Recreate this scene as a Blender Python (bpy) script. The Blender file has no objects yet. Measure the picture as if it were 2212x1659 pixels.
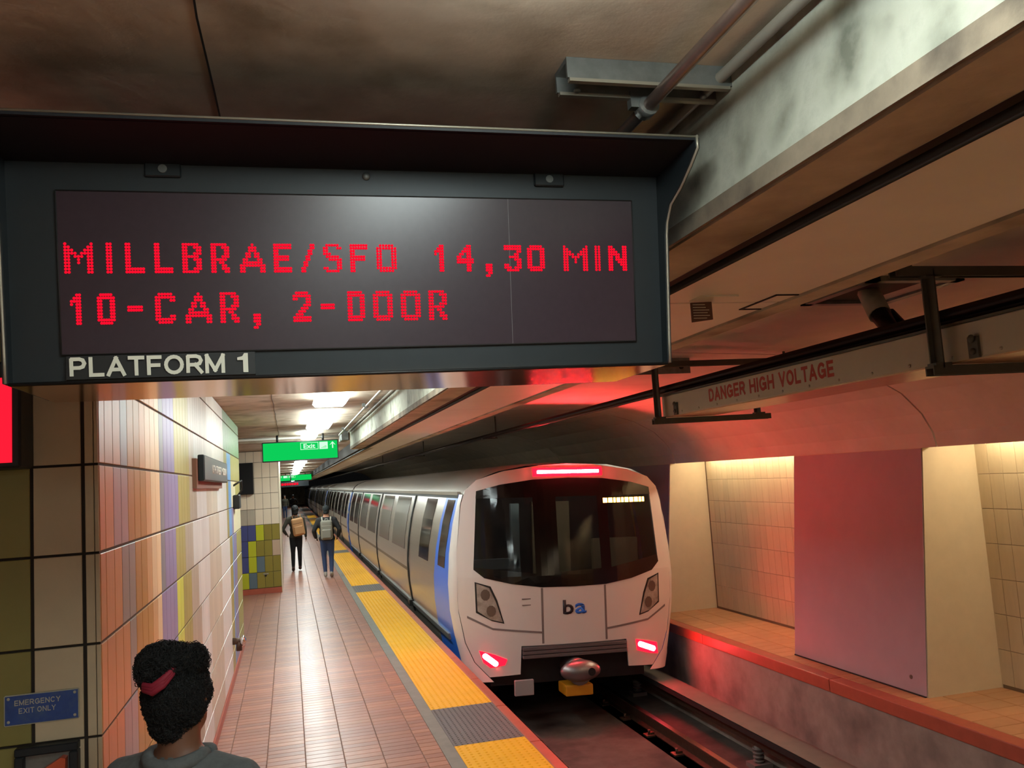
import bpy, bmesh, math, random
from mathutils import Vector, Matrix, noise
random.seed(7)
R = math.radians
sc = bpy.context.scene
COL = sc.collection

# ---------------------------------------------------------------- camera, world, exposure
F_PX, W_PX, H_PX = 1878.4, 2212, 1659
YAW, PITCH, ROLL = 0.25636664, 0.10299713, -0.06416485
CAM = Vector((0, 0, 2.2))
fw = Vector((math.sin(YAW)*math.cos(PITCH), math.cos(YAW)*math.cos(PITCH), math.sin(PITCH)))
rt0 = Vector((math.cos(YAW), -math.sin(YAW), 0)); up0 = rt0.cross(fw)
rt = rt0*math.cos(ROLL) + up0*math.sin(ROLL); up = up0*math.cos(ROLL) - rt0*math.sin(ROLL)
cd = bpy.data.cameras.new('camera'); cam = bpy.data.objects.new('camera', cd); COL.objects.link(cam)
cd.sensor_fit = 'HORIZONTAL'; cd.sensor_width = 36.0; cd.lens = 36.0*F_PX/W_PX
cd.clip_start = 0.05; cd.clip_end = 500
cam.matrix_world = Matrix(((rt.x, up.x, -fw.x, CAM.x), (rt.y, up.y, -fw.y, CAM.y), (rt.z, up.z, -fw.z, CAM.z), (0, 0, 0, 1)))
sc.camera = cam
wd = bpy.data.worlds.new('world'); sc.world = wd; wd.use_nodes = True
wd.node_tree.nodes['Background'].inputs[0].default_value = (0.02, 0.02, 0.02, 1)
wd.node_tree.nodes['Background'].inputs[1].default_value = 0.05
sc.view_settings.view_transform = 'Standard'; sc.view_settings.look = 'None'
sc.view_settings.gamma = 1.0; sc.view_settings.exposure = 1.4
sc.view_settings.use_curve_mapping = False
sc.cycles.sample_clamp_indirect = 6.0
sc.cycles.max_bounces = 8; sc.cycles.diffuse_bounces = 5; sc.cycles.glossy_bounces = 4
TUBE = 11.0      # ceiling fluorescent lens strength
COVE = 18.0       # warm cove lamps behind the vault lip
REDBAR = 170.0    # train marker light

def pix(px, py):
    return fw + rt*((px-W_PX/2)/F_PX) - up*((py-H_PX/2)/F_PX)
def at_y(px, py, y):
    d = pix(px, py); return CAM + d*((y-CAM.y)/d.y)
def at_x(px, py, x):
    d = pix(px, py); return CAM + d*((x-CAM.x)/d.x)

# ---------------------------------------------------------------- materials
def lin(c):
    return tuple(((v/255)/12.92 if v/255 <= .04045 else (((v/255)+.055)/1.055)**2.4) for v in c)
MC = {}
def mat(name, c, rough=.6, metal=0., nscale=0., namt=.15, bump=0., spec=.5, stretch=None, emit=None, estr=0., coat=0., dirt=None, dscale=1.5, rvar=0.):
    if name in MC: return MC[name]
    m = bpy.data.materials.new(name); m.use_nodes = True; MC[name] = m
    nt = m.node_tree; b = nt.nodes['Principled BSDF']; L = nt.links
    col = lin(c)
    b.inputs['Base Color'].default_value = (*col, 1); b.inputs['Roughness'].default_value = rough
    b.inputs['Metallic'].default_value = metal; b.inputs['Specular IOR Level'].default_value = spec
    b.inputs['Coat Weight'].default_value = coat; b.inputs['Coat Roughness'].default_value = .1
    if emit is not None:
        b.inputs['Emission Color'].default_value = (*emit, 1); b.inputs['Emission Strength'].default_value = estr
    src = None
    if nscale:
        tc = nt.nodes.new('ShaderNodeNewGeometry'); vec = tc.outputs['Position']
        if stretch:
            mp = nt.nodes.new('ShaderNodeMapping'); mp.inputs['Scale'].default_value = stretch
            L.new(vec, mp.inputs['Vector']); vec = mp.outputs['Vector']
        n = nt.nodes.new('ShaderNodeTexNoise'); n.inputs['Scale'].default_value = nscale
        n.inputs['Detail'].default_value = 6; n.inputs['Roughness'].default_value = .62
        L.new(vec, n.inputs['Vector'])
        r = nt.nodes.new('ShaderNodeMapRange'); r.inputs[1].default_value = .25; r.inputs[2].default_value = .75
        r.inputs[3].default_value = 1-namt; r.inputs[4].default_value = 1+namt
        L.new(n.outputs['Fac'], r.inputs[0])
        mx = nt.nodes.new('ShaderNodeVectorMath'); mx.operation = 'SCALE'; mx.inputs[0].default_value = col
        L.new(r.outputs[0], mx.inputs['Scale']); src = mx.outputs[0]
        if dirt is not None:
            n2 = nt.nodes.new('ShaderNodeTexNoise'); n2.inputs['Scale'].default_value = dscale; n2.inputs['Detail'].default_value = 8
            L.new(vec, n2.inputs['Vector'])
            r2 = nt.nodes.new('ShaderNodeMapRange'); r2.inputs[1].default_value = .48; r2.inputs[2].default_value = .72
            L.new(n2.outputs['Fac'], r2.inputs[0])
            mm = nt.nodes.new('ShaderNodeMix'); mm.data_type = 'RGBA'
            L.new(r2.outputs[0], mm.inputs[0]); L.new(src, mm.inputs[6]); mm.inputs[7].default_value = (*lin(dirt), 1)
            src = mm.outputs[2]
        L.new(src, b.inputs['Base Color'])
        if bump:
            bp = nt.nodes.new('ShaderNodeBump'); bp.inputs['Strength'].default_value = bump; bp.inputs['Distance'].default_value = .02
            L.new(n.outputs['Fac'], bp.inputs['Height']); L.new(bp.outputs[0], b.inputs['Normal'])
    if rvar:
        oi = nt.nodes.new('ShaderNodeObjectInfo'); r3 = nt.nodes.new('ShaderNodeMapRange')
        r3.inputs[3].default_value = 1-rvar; r3.inputs[4].default_value = 1+rvar
        L.new(oi.outputs['Random'], r3.inputs[0])
        m3 = nt.nodes.new('ShaderNodeVectorMath'); m3.operation = 'SCALE'
        if src is None: m3.inputs[0].default_value = col
        else: L.new(src, m3.inputs[0])
        L.new(r3.outputs[0], m3.inputs['Scale']); L.new(m3.outputs[0], b.inputs['Base Color'])
    return m
def emis(name, c, s):
    if name in MC: return MC[name]
    m = bpy.data.materials.new(name); m.use_nodes = True; MC[name] = m
    nt = m.node_tree; nt.nodes.remove(nt.nodes['Principled BSDF'])
    e = nt.nodes.new('ShaderNodeEmission'); e.inputs[0].default_value = (*c, 1); e.inputs[1].default_value = s
    nt.links.new(e.outputs[0], nt.nodes['Material Output'].inputs[0]); return m
def glass_tint(name, c, tr):
    m = bpy.data.materials.new(name); m.use_nodes = True; MC[name] = m
    nt = m.node_tree; b = nt.nodes['Principled BSDF']; b.inputs['Base Color'].default_value = (*lin(c), 1)
    b.inputs['Roughness'].default_value = .06
    t = nt.nodes.new('ShaderNodeBsdfTransparent'); t.inputs[0].default_value = (.8, .85, .88, 1)
    mx = nt.nodes.new('ShaderNodeMixShader'); mx.inputs[0].default_value = tr
    nt.links.new(b.outputs[0], mx.inputs[1]); nt.links.new(t.outputs[0], mx.inputs[2])
    nt.links.new(mx.outputs[0], nt.nodes['Material Output'].inputs[0]); return m

M_ceil = mat('ceiling_concrete', (188, 172, 152), .9, nscale=3, namt=.22, bump=.35, dirt=(140, 124, 104), dscale=3.2)
M_beam = mat('beam_concrete', (172, 174, 160), .85, nscale=6, namt=.35, bump=.6, dirt=(104, 106, 94), dscale=6)
M_soffit = mat('soffit_concrete', (188, 176, 154), .9, nscale=6, namt=.2, bump=.3, dirt=(132, 118, 98), dscale=2)
M_panel = mat('soffit_panel_paint', (226, 222, 208), .5, nscale=1.2, namt=.08)
M_vault = mat('vault_plaster', (206, 194, 180), .8, nscale=2.5, namt=.1, bump=.08)
M_black = mat('black_paint', (18, 19, 20), .5)
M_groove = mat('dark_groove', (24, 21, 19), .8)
M_galv = mat('galvanised_steel', (128, 132, 130), .45, .7, nscale=18, namt=.25)
M_grout = mat('grout', (92, 82, 70), .9, nscale=9, namt=.2)
M_grout_w = mat('brown_joint', (84, 62, 44), .95)
M_grout_d = mat('dark_joint', (44, 37, 31), .9)
M_floorgrout = mat('floor_grout', (128, 96, 80), .8, nscale=10, namt=.2)
M_redtile = mat('red_nosing_tile', (172, 84, 62), .45, nscale=8, namt=.12, rvar=.06)
M_concrete_pl = mat('track_wall_concrete', (146, 132, 122), .9, nscale=4, namt=.22, bump=.2, dirt=(96, 84, 78), dscale=1.6)
M_bed = mat('track_bed_concrete', (84, 74, 68), .92, nscale=5, namt=.3, bump=.3, dirt=(44, 38, 36), dscale=1.5)
M_rail = mat('rail_steel', (92, 72, 60), .5, .7, nscale=14, namt=.3)
M_railtop = mat('rail_head_polished', (190, 180, 170), .22, 1.0)
M_pillar = mat('pillar_plaster', (206, 188, 158), .75, nscale=6, namt=.05, bump=.05)
M_pillarf = mat('pillar_front_paint', (158, 140, 146), .6, nscale=3, namt=.06)
M_yellow = mat('yellow_tactile', (240, 176, 12), .5, nscale=5, namt=.06, rvar=.04)
M_greytac = mat('grey_tactile', (104, 99, 98), .6, nscale=6, namt=.08)
M_greystrip = mat('grey_strip', (126, 122, 114), .75, nscale=7, namt=.14)

# ---------------------------------------------------------------- mesh helpers
def box(bm, x0, x1, y0, y1, z0, z1):
    v = [bm.verts.new((x, y, z)) for x in (x0, x1) for y in (y0, y1) for z in (z0, z1)]
    for f in ((0, 1, 3, 2), (4, 6, 7, 5), (0, 4, 5, 1), (2, 3, 7, 6), (0, 2, 6, 4), (1, 5, 7, 3)):
        bm.faces.new([v[i] for i in f])
def BX(*a):
    bm = bmesh.new(); box(bm, *a); return bm
def BXB(x0, x1, y0, y1, z0, z1, w=.01, seg=2):
    bm = BX(x0, x1, y0, y1, z0, z1)
    bmesh.ops.bevel(bm, geom=bm.edges[:], offset=w, segments=seg, affect='EDGES', profile=.6); return bm
def tube(bm, pts, r, n=10, cap=True):
    pts = [Vector(p) for p in pts]; rings = []
    rr = r if isinstance(r, (list, tuple)) else [r]*len(pts)
    ref = None
    for i, p in enumerate(pts):
        d = (pts[min(i+1, len(pts)-1)]-pts[max(i-1, 0)]).normalized()
        if ref is None: ref = Vector((0, 0, 1)) if abs(d.z) < .9 else Vector((1, 0, 0))
        a = d.cross(ref).normalized(); b = a.cross(d).normalized(); ref = b
        rings.append([bm.verts.new(p+(a*math.cos(2*math.pi*k/n)+b*math.sin(2*math.pi*k/n))*rr[i]) for k in range(n)])
    for i in range(len(rings)-1):
        for k in range(n):
            f = bm.faces.new((rings[i][k], rings[i][(k+1) % n], rings[i+1][(k+1) % n], rings[i+1][k])); f.smooth = True
    if cap:
        bm.faces.new(rings[0][::-1]); bm.faces.new(rings[-1])
    return bm
def TB(pts, r, n=10): return tube(bmesh.new(), pts, r, n)
def prism(bm, poly, axis, a, b):
    """extrude a 2-D polygon along an axis from a to b; the other two coordinates in xyz order"""
    def P(p, t):
        q = list(p); q.insert(axis, t); return q
    A = [bm.verts.new(P(p, a)) for p in poly]; B = [bm.verts.new(P(p, b)) for p in poly]
    n = len(poly); bm.faces.new(A[::-1]); bm.faces.new(B)
    for i in range(n): bm.faces.new((A[i], A[(i+1) % n], B[(i+1) % n], B[i]))
    return bm
def PR(poly, axis, a, b): return prism(bmesh.new(), poly, axis, a, b)
def ell(bm, c, r, seg=16, rings=10, rot=None):
    res = bmesh.ops.create_uvsphere(bm, u_segments=seg, v_segments=rings, radius=1)
    m = Matrix.Translation(c) @ (rot.to_4x4() if rot else Matrix()) @ Matrix.Diagonal((*r, 1))
    bmesh.ops.transform(bm, matrix=m, verts=res['verts'])
    for v in res['verts']:
        for f in v.link_faces: f.smooth = True
def cyl(bm, p, axis, r, h, n=12):
    p = Vector(p); d = {'x': Vector((1, 0, 0)), 'y': Vector((0, 1, 0)), 'z': Vector((0, 0, 1))}[axis]
    tube(bm, [p, p+d*h], r, n)
def to_mesh(bm, name, m, origin=(0, 0, 0)):
    bmesh.ops.recalc_face_normals(bm, faces=bm.faces[:])
    o = Vector(origin)
    if o.length: bmesh.ops.translate(bm, vec=-o, verts=bm.verts[:])
    me = bpy.data.meshes.new(name); bm.to_mesh(me); bm.free()
    for k in (m if isinstance(m, (list, tuple)) else [m]): me.materials.append(k)
    return me
def link(name, me, parent=None, loc=(0, 0, 0)):
    o = bpy.data.objects.new(name, me); COL.objects.link(o); o.location = loc
    if parent: o.parent = parent
    return o
def tag(o, label=None, cat=None, group=None, kind=None):
    if label: o['label'] = label
    if cat: o['category'] = cat
    if group: o['group'] = group
    if kind: o['kind'] = kind
    return o
def struct(name, bm, m, label=None):
    o = link(name, to_mesh(bm, name, m)); return tag(o, label, None, None, 'structure')
def single(name, bm, m, label, cat, group=None, org=None):
    org = org or (0, 0, 0)
    return tag(link(name, to_mesh(bm, name, m, org), None, org), label, cat, group)
class Thing:
    def __init__(s, name, label, cat, loc, group=None):
        s.o = bpy.data.objects.new(name, None); COL.objects.link(s.o); s.loc = Vector(loc)
        s.o.location = loc; s.o.empty_display_size = .1; tag(s.o, label, cat, group)
    def part(s, name, bm, m, label=None, parent=None, kind=None):
        o = link(name, to_mesh(bm, name, m, s.loc), parent or s.o)
        return tag(o, label, None, None, kind)
    def mesh(s, name, me, parent=None, label=None, kind=None):
        o = link(name, me, parent or s.o); return tag(o, label, None, None, kind)
def copy_tree(o, parent=None):
    c = o.copy(); COL.objects.link(c); c.parent = parent
    for ch in list(o.children): copy_tree(ch, c)
    return c
def text_bm(s, width, height, mtx, depth=.002, bold=.022):
    cu = bpy.data.curves.new('t', 'FONT'); cu.body = s; cu.size = 1; cu.resolution_u = 3; cu.offset = bold
    ob = bpy.data.objects.new('t', cu); COL.objects.link(ob)
    dg = bpy.context.evaluated_depsgraph_get(); me = bpy.data.meshes.new_from_object(ob.evaluated_get(dg))
    bpy.data.objects.remove(ob); bpy.data.curves.remove(cu)
    bm = bmesh.new(); bm.from_mesh(me); bpy.data.meshes.remove(me)
    xs = [v.co.x for v in bm.verts]; ys = [v.co.y for v in bm.verts]
    x0, x1, y0, y1 = min(xs), max(xs), min(ys), max(ys)
    S = Matrix.Diagonal((width/(x1-x0), height/(y1-y0), 1, 1)) @ Matrix.Translation((-x0, -y0, 0))
    bmesh.ops.transform(bm, matrix=mtx @ S, verts=bm.verts[:])
    r = bmesh.ops.extrude_face_region(bm, geom=bm.faces[:])
    n = (mtx.to_3x3() @ Vector((0, 0, 1))).normalized()
    bmesh.ops.translate(bm, vec=n*depth, verts=[g for g in r['geom'] if isinstance(g, bmesh.types.BMVert)])
    return bm
def _arc(a0, a1, n=12): return [(.5+.5*math.cos(R(a0+(a1-a0)*i/n)), .5+.5*math.sin(R(a0+(a1-a0)*i/n))) for i in range(n+1)]
GL = {'P': (.62, [[(0, 0), (0, 1), (.62, 1), (.88, .93), (1, .73), (.88, .53), (.62, .46), (0, .46)]]), 'L': (.55, [[(0, 1), (0, 0), (1, 0)]]),
 'A': (.74, [[(0, 0), (.5, 1), (1, 0)], [(.2, .3), (.8, .3)]]), 'T': (.62, [[(0, 1), (1, 1)], [(.5, 1), (.5, 0)]]), 'F': (.55, [[(0, 0), (0, 1), (1, 1)], [(0, .5), (.88, .5)]]),
 'O': (.80, [_arc(0, 360, 20)]), 'R': (.66, [[(0, 0), (0, 1), (.62, 1), (.88, .93), (1, .73), (.88, .53), (.62, .46), (0, .46)], [(.55, .46), (1, 0)]]),
 'M': (.82, [[(0, 0), (0, 1), (.5, .08), (1, 1), (1, 0)]]), 'E': (.58, [[(1, 0), (0, 0), (0, 1), (1, 1)], [(0, .5), (.9, .5)]]), 'G': (.78, [_arc(42, 335, 16), [(1, .1), (1, .46), (.6, .46)]]),
 'N': (.7, [[(0, 0), (0, 1), (1, 0), (1, 1)]]), 'C': (.76, [_arc(42, 318, 16)]), 'Y': (.68, [[(0, 1), (.5, .48), (1, 1)], [(.5, .48), (.5, 0)]]), 'X': (.66, [[(0, 0), (1, 1)], [(0, 1), (1, 0)]]),
 'I': (.02, [[(.5, 0), (.5, 1)]]), 'D': (.68, [[(0, 0), (0, 1), (.55, 1), (.88, .85), (1, .5), (.88, .15), (.55, 0), (0, 0)]]), 'H': (.68, [[(0, 0), (0, 1)], [(1, 0), (1, 1)], [(0, .5), (1, .5)]]),
 'V': (.72, [[(0, 1), (.5, 0), (1, 1)]]), '1': (.34, [[(0, .74), (1, .96), (1, 0)]]), ' ': (.32, [])}
def stroke_bm(txt, width, height, mtx, depth=.001, th=.19, gap=.34):
    bm = bmesh.new(); x = 0.; quads = []
    for ch in txt:
        w, pls = GL[ch]
        for pl_ in pls:
            for (a, b) in zip(pl_, pl_[1:]):
                A = Vector((x+a[0]*w, th/2+a[1]*(1-th))); B = Vector((x+b[0]*w, th/2+b[1]*(1-th)))
                d = (B-A).normalized()*th/2*(1 if len(pl_) < 6 else .45); nn = Vector((-d.y, d.x)).normalized()*th/2
                quads.append([A-d-nn, B+d-nn, B+d+nn, A-d+nn])
        x += w+gap
    tot = x-gap+th
    for i, q in enumerate(quads):
        e = depth*(1+.02*(i % 7))
        lo = [bm.verts.new(mtx @ Vector(((p.x+th/2)*width/tot, p.y*height, 0))) for p in q]; hi = [bm.verts.new(mtx @ Vector(((p.x+th/2)*width/tot, p.y*height, e))) for p in q]
        bm.faces.new(hi)
        for k in range(4): bm.faces.new((lo[k], lo[(k+1) % 4], hi[(k+1) % 4], hi[k]))
    return bm
def face_y(x, y, z):   # text faces -Y, reads along +X
    return Matrix(((1, 0, 0, x), (0, 0, -1, y), (0, 1, 0, z), (0, 0, 0, 1)))
def face_px(x, y, z):  # faces +X, reads along +Y
    return Matrix(((0, 0, 1, x), (1, 0, 0, y), (0, 1, 0, z), (0, 0, 0, 1)))
def face_nx(x, y, z):  # faces -X, reads along -Y
    return Matrix(((0, 0, -1, x), (-1, 0, 0, y), (0, 1, 0, z), (0, 0, 0, 1)))
_tm = {}
def tile_mesh(key, w, h, t, m, axis):
    """shallow pillow tile; front face toward +axis; axis 'x' 'z' or 'ny' or 'nx'"""
    k = (key, round(w, 4), round(h, 4), axis)
    if k in _tm: return _tm[k]
    c = min(.0025, w*.1)
    bm = bmesh.new()
    lay = []
    for (dx, dz) in ((0, 0), (0, t-c*.6), (c, t)):
        lay.append([bm.verts.new(p) for p in ((dx, dx, dz), (w-dx, dx, dz), (w-dx, h-dx, dz), (dx, h-dx, dz))])
    for a, b in ((0, 1), (1, 2)):
        for i in range(4): bm.faces.new((lay[a][i], lay[a][(i+1) % 4], lay[b][(i+1) % 4], lay[b][i]))
    bm.faces.new(lay[2])
    mt = {'x': face_px(0, 0, 0), 'ny': face_y(0, 0, 0), 'nx': face_nx(0, 0, 0), 'z': Matrix()}[axis]
    bmesh.ops.transform(bm, matrix=mt, verts=bm.verts[:])
    me = to_mesh(bm, 'tile', m); _tm[k] = me; return me
def tile_into(bm, w, h, t, mtx, mi):
    c = min(.006, w*.1); lay = []
    for (dx, dz) in ((0, 0), (c*.5, t)):
        lay.append([bm.verts.new(mtx @ Vector(p)) for p in ((dx, dx, dz), (w-dx, dx, dz), (w-dx, h-dx, dz), (dx, h-dx, dz))])
    fs = [bm.faces.new((lay[0][i], lay[0][(i+1) % 4], lay[1][(i+1) % 4], lay[1][i])) for i in range(4)] + [bm.faces.new(lay[1])]
    for f in fs: f.material_index = mi
def voxel(bm, size, smooth=4):
    me = bpy.data.meshes.new('v'); bm.to_mesh(me); bm.free()
    ob = bpy.data.objects.new('v', me); COL.objects.link(ob)
    md = ob.modifiers.new('r', 'REMESH'); md.mode = 'VOXEL'; md.voxel_size = size
    ms = ob.modifiers.new('s', 'SMOOTH'); ms.iterations = smooth; ms.factor = .5
    dg = bpy.context.evaluated_depsgraph_get(); out = bpy.data.meshes.new_from_object(ob.evaluated_get(dg))
    bpy.data.objects.remove(ob); bpy.data.meshes.remove(me)
    b = bmesh.new(); b.from_mesh(out); bpy.data.meshes.remove(out)
    for f in b.faces: f.smooth = True
    return b

# ================================================================ STRUCTURE
ZC = 3.15; YB = -7.0; YE = 150.0
XW = -0.70; YW0 = 3.63; YW1 = 13.42
ZR = [0.10, .33, .665, 1.0, 1.335, 1.67, 2.005, 2.34, 2.675, 3.01, 3.15]

# platform floor slab with paver tiles
floor = struct('floor', BX(-4, 1.842, YB, YE, -.35, -.008), M_floorgrout, 'terracotta paved station platform')
FT = [mat('paver_%d' % i, c, .38, nscale=7, namt=.1, rvar=.08, coat=.05) for i, c in enumerate(((166, 112, 93), (160, 107, 91), (172, 118, 96), (156, 107, 95)))]
band = [-.865+.3055*i for i in range(7)]
xs = [-.72] + [b for b in band if -.7 < b < 1.1] + [1.128]
TP = .105
cells = []
for i in range(len(xs)-1):
    off = random.random()*.1
    for j in range(int((70-4)/TP)):
        cells.append((xs[i], xs[i+1], 4+off+j*TP))
def inview(x, y, z):
    d = Vector((x, y, z))-CAM; k = d.dot(fw)
    if k < .3: return False
    return 0 < W_PX/2+F_PX*d.dot(rt)/k < W_PX and 0 < H_PX/2-F_PX*d.dot(up)/k < H_PX
vis = sorted([c for c in cells if inview((c[0]+c[1])/2, c[2]+.05, 0)], key=lambda c: c[2])
near = set(vis[:300])
bmr = bmesh.new()
for c in cells:
    w = c[1]-c[0]-.006; k = random.randrange(4)
    if c in near:
        link('paver', tile_mesh('pv%d' % k, w, TP-.006, .0085, FT[k], 'z'), floor, (c[0]+.003, c[2], -.0085))
    elif c[2] > 6 and c[2] < 45:
        tile_into(bmr, w, TP-.006, .0085, Matrix.Translation((c[0]+.003, c[2], -.0085)), k)
o = link('paver_field', to_mesh(bmr, 'paver_field', FT), floor); tag(o, kind='stuff')
struct('floor_alcove', BX(-4, -.72, YB, YE, -.01, -.002), FT[1], 'terracotta floor beside the tiled wall')
link('far_paving', to_mesh(BX(-.72, 1.128, 45, YE, -.01, -.001), 'far_paving', FT[0]), floor)
link('near_paving', to_mesh(BX(-.72, 1.128, YB, 6, -.01, -.0015), 'near_paving', FT[0]), floor)
link('edge_strip', to_mesh(BX(1.128, 1.238, YB, YE, -.01, .0), 'edge_strip', M_greystrip), floor)
# tactile tiles
TL = 1.22
def tactile(name, m, bars):
    bm = BX(1.2395, 1.8405, 0.0015, TL-.0015, -.012, .002)
    if not bars:
        for i in range(10):
            for j in range(20):
                x = 1.27+.0601*i; y = .0305+.061*j; r = .013
                lo = [bm.verts.new((x+r*math.cos(a), y+r*math.sin(a), .002)) for a in [k*math.pi/3 for k in range(6)]]
                hi = [bm.verts.new((x+.6*r*math.cos(a), y+.6*r*math.sin(a), .0075)) for a in [k*math.pi/3 for k in range(6)]]
                for k in range(6): bm.faces.new((lo[k], lo[(k+1) % 6], hi[(k+1) % 6], hi[k]))
                bm.faces.new(hi)
    else:
        for i in range(13):
            x = 1.265+.0458*i
            for j in range(24):
                y = .012+.0505*j
                box(bm, x-.007, x+.007, y, y+.036, .002, .0065)
    return to_mesh(bm, name, m)
me_y = tactile('tactile_tile', M_yellow, False); me_g = tactile('tactile_tile', M_greytac, True)
base = 7.36-TL*8
for k in range(-2, 60):
    y = base+k*TL
    g = ((k-8) % 9 == 0)
    link('tactile_tile', me_g if g else me_y, floor, (0, y, 0))
# red nosing at platform edge + platform wall
for k in range(26):
    y = 1.1+k*1.22 if k < 24 else 0
    if k >= 24: break
    link('nosing_tile', to_mesh(BXB(1.8435, 1.94, y+.003, y+1.217, -.06, .001, .012, 2), 'nosing_tile', M_redtile), floor)
link('nosing_run', to_mesh(BX(1.8435, 1.94, 30.4, YE, -.06, .001), 'nosing_run', M_redtile), floor)
struct('wall_platform', BX(1.55, 1.90, YB, YE, -1.3, -.06), M_concrete_pl, 'concrete platform wall below the red edge')

# track bed
struct('floor_trackbed', BX(1.8, 5.5, YB, YE, -1.35, -1.2), M_bed, 'dirty concrete track bed')
# far ledge
led = struct('floor_ledge', BX(5.40, 8, YB, YE, -1.3, -.136), mat('ledge_paver', (176, 130, 92), .6, nscale=5, namt=.12), 'tan tiled ledge on the far side of the track')
struct('wall_ledge', BX(5.375, 5.42, YB, 60, -1.2, -.262), M_concrete_pl, 'stained concrete wall under the far ledge')
for k in range(12):
    y = 1.15+k*2.9-1.6
    link('nosing_tile', to_mesh(BXB(5.36, 5.52, y+.004, y+2.896, -.262, -.128, .012, 2), 'nosing_tile', M_redtile), led)
lp = mat('ledge_tile', (184, 134, 94), .55, nscale=6, namt=.1, rvar=.08)
for i in range(3):
    for j in range(40):
        w = .33; x = 5.525+i*.34; y = 5.2+j*.21
        if y < 13: link('ledge_paver', tile_mesh('lp', w, .203, .007, lp, 'z'), led, (x, y, -.136))
struct('trim_1', BX(5.12, 5.375, YB, 60, -1.2, -.92), M_concrete_pl, 'concrete kerb at the foot of the ledge wall')

# ceiling and beams
struct('ceiling', BX(-4, 1.2, YB, 16.42, ZC, ZC+.3), M_ceil, 'rough brown concrete ceiling')
struct('ceiling_lower', BX(-4, 1.4, 16.42, YE, 3.05, ZC+.3), M_ceil, 'lower concrete ceiling deeper in the station')
cr = bmesh.new(); pts = [(-.139+.006*math.sin(i*1.7), YB+i*.35) for i in range(68)]
for i in range(len(pts)-1):
    prism(cr, [(pts[i][0]-.0022, pts[i][1]), (pts[i][0]+.0022, pts[i][1]), (pts[i+1][0]+.0022, pts[i+1][1]), (pts[i+1][0]-.0022, pts[i+1][1])], 2, ZC-.002, ZC+.01)
struct('trim_2', cr, M_groove, 'dark form joint running along the ceiling')
struct('trim_3', PR([(1.075, 2.82), (1.29, 2.82), (1.29, ZC+.3), (1.075, ZC+.3)], 1, YB, 15.62), M_beam, 'weathered grey concrete edge beam')
struct('trim_4', BX(1.09, 1.27, YB, 15.6, 2.812, 2.8215), M_soffit, 'brown underside strip of the edge beam')
struct('trim_7', BX(1.0705, 1.08, YB, 15.6, 2.815, 2.862), mat('stained_edge', (120, 108, 92), .9, nscale=8, namt=.3, bump=.4, dirt=(66, 58, 50), dscale=6), 'stained lower edge of the concrete beam')
struct('trim_5', BX(1.36, 1.48, 15.62, YE, 2.82, ZC+.3), M_soffit, 'set-back beam beyond the beam end')
sof = struct('ceiling_soffit', BX(1.27, 2.06, YB, YE, 2.86, ZC+.3), M_groove, 'dropped soffit above the platform edge')
link('seam_strip', to_mesh(BX(1.262, 1.345, YB, 90, 2.828, 2.862), 'seam_strip', M_groove), sof)
py = YB+.4; k = 0
while py < 60:
    ln = 2.42
    link('soffit_panel', to_mesh(BXB(1.345, 1.945, py+.006, py+ln-.006, 2.822, 2.862, .004, 1), 'soffit_panel', M_panel), sof)
    py += ln
link('soffit_edge_strip', to_mesh(BX(1.957, 2.06, YB, 90, 2.815, 2.87), 'soffit_edge_strip', M_soffit), sof)
link('soffit_run', to_mesh(BX(1.345, 1.945, py, YE, 2.822, 2.862), 'soffit_run', M_panel), sof)

# vault over the track
prof = [(2.06, 3.17), (3.4, 3.17), (4.3, 3.13), (4.85, 3.04), (5.3, 2.9), (5.62, 2.72), (5.82, 2.52), (5.92, 2.34), (5.95, 2.2)]
vt = None
y = -4.6
while y < 60:
    bm = bmesh.new(); P2 = prof + [(6.03, 2.2), (6.03, 3.6), (2.06, 3.6)]
    prism(bm, P2, 1, y+.012, y+5.8-.012)
    if vt is None: vt = struct('ceiling_vault', bm, M_vault, 'smooth plaster vault over the track')
    else: link('vault_bay', to_mesh(bm, 'vault_bay', M_vault), vt)
    y += 5.8
link('vault_back', to_mesh(BX(2.0, 6.9, YB, YE, 3.45, 3.7), 'vault_back', M_groove), vt)
struct('ceiling_cove', BX(6.03, 6.9, YB, 60, 2.42, 2.6), M_pillar, 'cove recess above the far wall')
# hatch above the box, a dark plate stands in for the unlit shaft
fr = bmesh.new()
for a in ((3.18, 3.80, 4.10, 4.16), (3.18, 3.80, 4.74, 4.80), (3.18, 3.24, 4.10, 4.80), (3.74, 3.80, 4.10, 4.80)):
    box(fr, a[0], a[1], a[2], a[3], 3.14, 3.172)
hole = Thing('ceiling_hatch', 'dark open hatch in the vault above the grey high voltage box', 'hatch', (3.49, 4.45, 3.17))
hole.part('frame', fr, M_galv); hole.part('opening', BX(3.24, 3.74, 4.16, 4.74, 3.16, 3.169), M_groove)

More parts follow.
